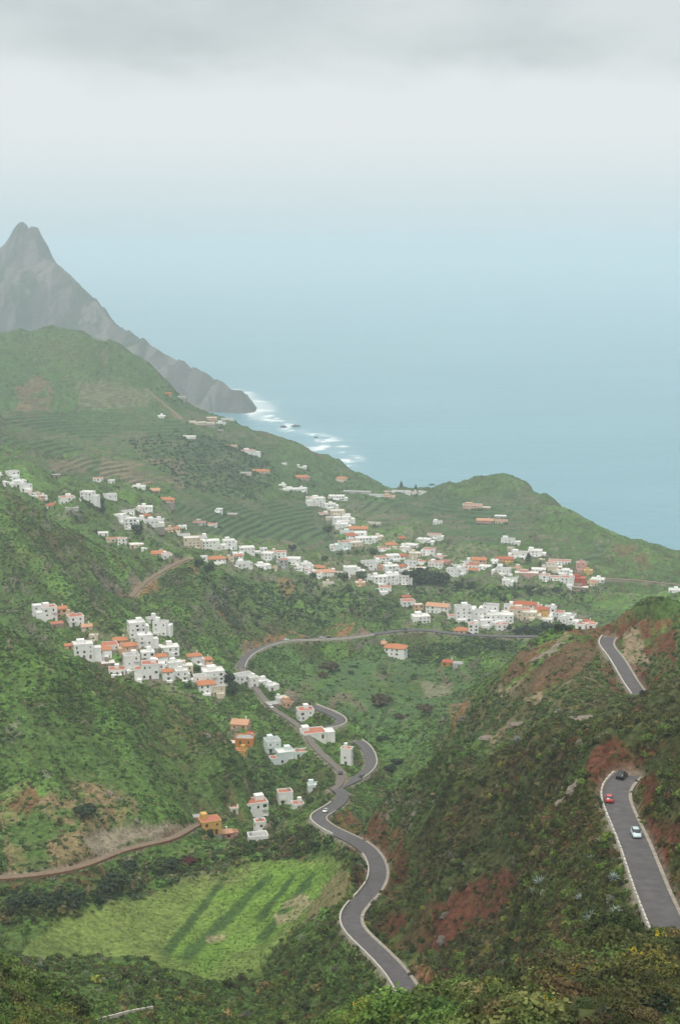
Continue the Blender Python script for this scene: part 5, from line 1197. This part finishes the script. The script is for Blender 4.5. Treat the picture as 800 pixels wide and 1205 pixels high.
for line in TREES.strip().splitlines():
    hd, rest = line.split(': '); kd, col, place = hd.split(' ', 2)
    pts = sorted(tuple(map(float, p.split(','))) for p in rest.split(';'))
    nm, tk, crs = TR[kd]
    for i, (px, py, hp) in enumerate(pts):
        hit = raycast(px, py)
        if hit is None: continue
        hgt = hp * hit[1] / F
        t = empty(nm, hit, tr_r.uniform(0, 6.28)); s_ = hgt / (1.0 if kd in 'bpm' else .95); t.scale = (s_ * (1.15 if kd != 'u' else 1.5), s_ * (1.15 if kd != 'u' else 1.5), s_)
        lab = f"{col} {KIND[kd]} {place}"
        if len(pts) == 2: lab = ('left ' if i == 0 else 'right ') + lab
        elif len(pts) > 2: lab = f"{ORD[i]} {col} {KIND[kd]} from left {place}"
        tag(t, lab, 'tree' if kd != 'u' else 'bush', f"{col} {KIND[kd]}s {place}")
        link('trunk', tk, None, t)
        c2 = tr_r.choice(crs); key = c2.name + LEAFOF.get(col, 'leaf_green')
        if kd == 'm': lf = 'leaf_palm'
        elif kd == 'p': lf = 'leaf_pine'
        else: lf = LEAFOF[col]
        c3 = bpy.data.meshes.get(key) or c2.copy()
        if c3.name != key: c3.name = key; c3.materials.clear(); c3.materials.append(M[lf])
        link('crown', c3, None, t)
# agaves on the near slope
def agave(seed):
    rr = np.random.default_rng(seed); V, Fq = [], []
    for i in range(26):
        a = i * 2.4 + rr.uniform(-.1, .1); el_ = .15 + 1.15 * i / 26; L = rr.uniform(.85, 1.1); d = np.array([math.cos(a) * math.cos(el_), math.sin(a) * math.cos(el_), math.sin(el_)]); q = np.array([-math.sin(a), math.cos(a), 0])
        for j, (s0, s1) in enumerate(((.04, .35), (.35, .7), (.7, 1.0))):
            w = lambda s_: .095 * math.sin(math.pi * min(s_ * .72 + .2, 1)) * (1 - s_ ** 3) + .002
            k = len(V); drop = lambda s_: np.array([0, 0, -.12 * s_ * s_]); p0, p1 = d * L * s0 + drop(s0), d * L * s1 + drop(s1); V += [p0 - q * w(s0), p0 - np.array([0, 0, .03]), p0 + q * w(s0), p1 + q * w(s1), p1 - np.array([0, 0, .03]), p1 - q * w(s1)]; Fq += [(k, k + 1, k + 4, k + 5), (k + 1, k + 2, k + 3, k + 4)]
    me = bpy.data.meshes.new('agave'); me.from_pydata([tuple(v) for v in V], [], Fq); me.materials.append(M['leaf_agave']); return me
AG = [agave(1), agave(2), agave(3)]
AGP = [(635,1042,2.0,'largest pale agave above the right end of the red earth bank'),(628,1052,1.4,'agave just below the largest one beside the red earth bank'),(697,1016,1.7,'agave on the dark slope level with the pale blue car'),(707,992,1.3,'small agave on the slope just under the pale parapet'),(722,1037,1.6,'agave right below the middle of the long pale parapet'),(696,1085,1.9,'agave low on the slope above the dark foreground bushes'),(724,1077,1.6,'agave nearest the lower end of the long pale parapet'),(702,1003,1.2,'agave squeezed between two others on the parapet slope'),(609,873,2.0,'pale agave alone on the crest of the near ridge'),(682,1060,1.3,'small agave in the middle of the brown slope')]
for i, (px, py, s_, lab) in enumerate(AGP):
    hit = raycast(px, py)
    if hit is None: continue
    o = link('agave', AG[i % 3], None, None, (hit[0], hit[1], hit[2] + .45)); o.scale = (s_,) * 3; o.rotation_euler.z = i; tag(o, lab, 'agave', 'agaves on the near slope')
# pale rock outcrops
M['outcrop'] = surf('weathered_rock', (.13, .11, .088), .95, 1.0, .4, .6); M['outcrop_pale'] = surf('pale_weathered_rock', (.21, .18, .14), .95, 1.0, .35, .6)
RK = [(669,942,3.2,1.6,.9,'lower block of the pale rock rib left of the upper bend'),(676,930,2.4,1.5,1.0,'middle block of the pale rock rib left of the upper bend'),(684,920,2.6,1.4,.8,'top block of the pale rock rib left of the upper bend'),(548,846,4,2,1.4,'orange-grey rock standing at the foot of the spur'),(640,772,6,2.2,1.0,'long pale ledge of rock on the spur slope'),(658,760,5,2,1.0,'upper pale ledge of rock near the spur crest'),(612,852,4.5,1.8,.8,'flat pale ledge on the back of the near ridge'),(578,868,5,1.8,.9,'pale cliff ledge above the valley end of the near ridge'),(686,846,5,2,.9,'thin pale ledge beneath the road through the rust crest'),(130,934,1.6,1.4,1.6,'white boulder standing above the lone dark bush'),(141,941,1.2,1,1.0,'small pale boulder right of the white boulder'),(160,966,1.3,1,.9,'pale boulder at the right end of the bare slope'),(152,634,2.2,1.6,1.5,'pale rock on the green slope beneath the village string'),(75,658,2.4,1.5,1.6,'grey rock in the middle of the big left slope'),(523,1078,1.5,1.1,1.0,'grey boulder perched on the red earth bank'),(520,1108,1.8,1.4,1.2,'dark boulder at the foot of the red earth bank')]
for i, (px, py, a, b, c, lab) in enumerate(RK):
    hit = raycast(px, py)
    if hit is None: continue
    o = link('rock_outcrop', rock_mesh('rock_outcrop', 40 + i, a, b, c), M['outcrop_pale' if 'pale' in lab or 'white' in lab else 'outcrop'], None, hit); o.rotation_euler = (0, -.25 if i in (0, 1, 2, 4, 5) else 0, .5 * i if i > 8 else .3); tag(o, lab, 'rock', 'rock outcrops')
# yellow-flowered shrubs and big bushes on the ledge in front
def flower_mesh(seed, n=34):
    rr = np.random.default_rng(seed); C = []
    for i in range(9):
        a, r_ = rr.uniform(0, 6.28), rr.uniform(.1, .62); c = np.array([math.cos(a) * r_, math.sin(a) * r_, .95 + rr.uniform(-.1, .45) * (1 - r_)])
        C.append(c + rr.normal(size=(n // 2, 3)) * [.05, .05, .07])
    C = np.concatenate(C); Nn = rr.normal(size=C.shape); Nn[:, 2] += 1; Nn /= np.linalg.norm(Nn, axis=1)[:, None]
    return quads_mesh('blossom', C, Nn, rr.uniform(.018, .034, len(C)), 1.0, M['leaf_flower'])
FS = []
for sd in (1, 2, 3):
    C, Nn = dome_points(900, 60 + sd, 1.05, 11, .55); b_ = quads_mesh('foliage', C, Nn, np.random.default_rng(sd).uniform(.035, .085, 900), .65); FS.append((b_, flower_mesh(70 + sd)))
FG = [(577,1162,1.6,'g','yellow-flowered shrub tallest on the ledge by the end of the road'),(606,1160,1.5,'g','yellow-flowered shrub in the pair over the red earth bank'),(642,1196,1.5,'g','yellow-flowered shrub low on the ledge among tall grass'),(677,1158,1.6,'g','yellow-flowered shrub before the dark hollow on the slope'),(697,1150,1.4,'g','yellow-flowered shrub right beside the dark hollow'),(776,1116,1.7,'y','yellow-flowered shrub hiding the foot of the long pale parapet'),(745,1134,1.5,'g','yellow-flowered shrub left of the parapet foot'),(482,1198,1.3,'g','low yellow-flowered shrub under the end of the lower road'),(424,1200,1.9,'o','golden-yellow bush at the bottom edge of the view')]
for i, (px, py, s_, cc, lab) in enumerate(FG):
    hit = raycast(px, py)
    if hit is None: continue
    b_, f_ = FS[i % 3]; t = empty('flowering_shrub', (hit[0], hit[1], hit[2] - .1), i * 1.3); t.scale = (s_,) * 3; tag(t, lab, 'shrub', 'yellow-flowered shrubs on the ledge')
    m2 = b_.copy(); m2.materials.clear(); m2.materials.append(M['leaf_gold' if cc == 'o' else 'leaf_green']); link('foliage', m2, None, t); link('blossom', f_, None, t)
BG = [(725,1195,2.2,'pine','dark dense bush at the bottom right corner, left of its twin'),(775,1190,2.4,'pine','dark dense bush filling the bottom right corner'),(560,1200,1.8,'brown','brownish feathery bush in the middle of the ledge'),(640,1150,2.0,'dark','dark bush overhanging the shadowed hollow'),(520,1195,1.7,'green','bright green bush beneath the end of the lower road'),(690,1185,1.5,'green','green bush between the tall grass and the corner bushes'),(600,1195,1.3,'green','small green bush below the paired flowering shrubs'),(790,1130,2.0,'dark','dark bush at the right edge over the parapet foot'),(455,1202,1.5,'dark','dark low bush beside the golden-yellow bush'),(745,1160,1.6,'brown','brownish bush behind the corner bushes')]
for i, (px, py, s_, cc, lab) in enumerate(BG):
    hit = raycast(px, py)
    if hit is None: continue
    t = empty('ledge_bush', (hit[0], hit[1], hit[2] - .15), i * 1.1); t.scale = (s_, s_, s_ * .85); tag(t, lab, 'bush', 'big bushes on the ledge')
    m2 = FS[(i + 1) % 3][0].copy(); m2.materials.clear(); m2.materials.append(M['leaf_' + cc]); link('foliage', m2, None, t); link('trunk', TR['u'][1], None, t)
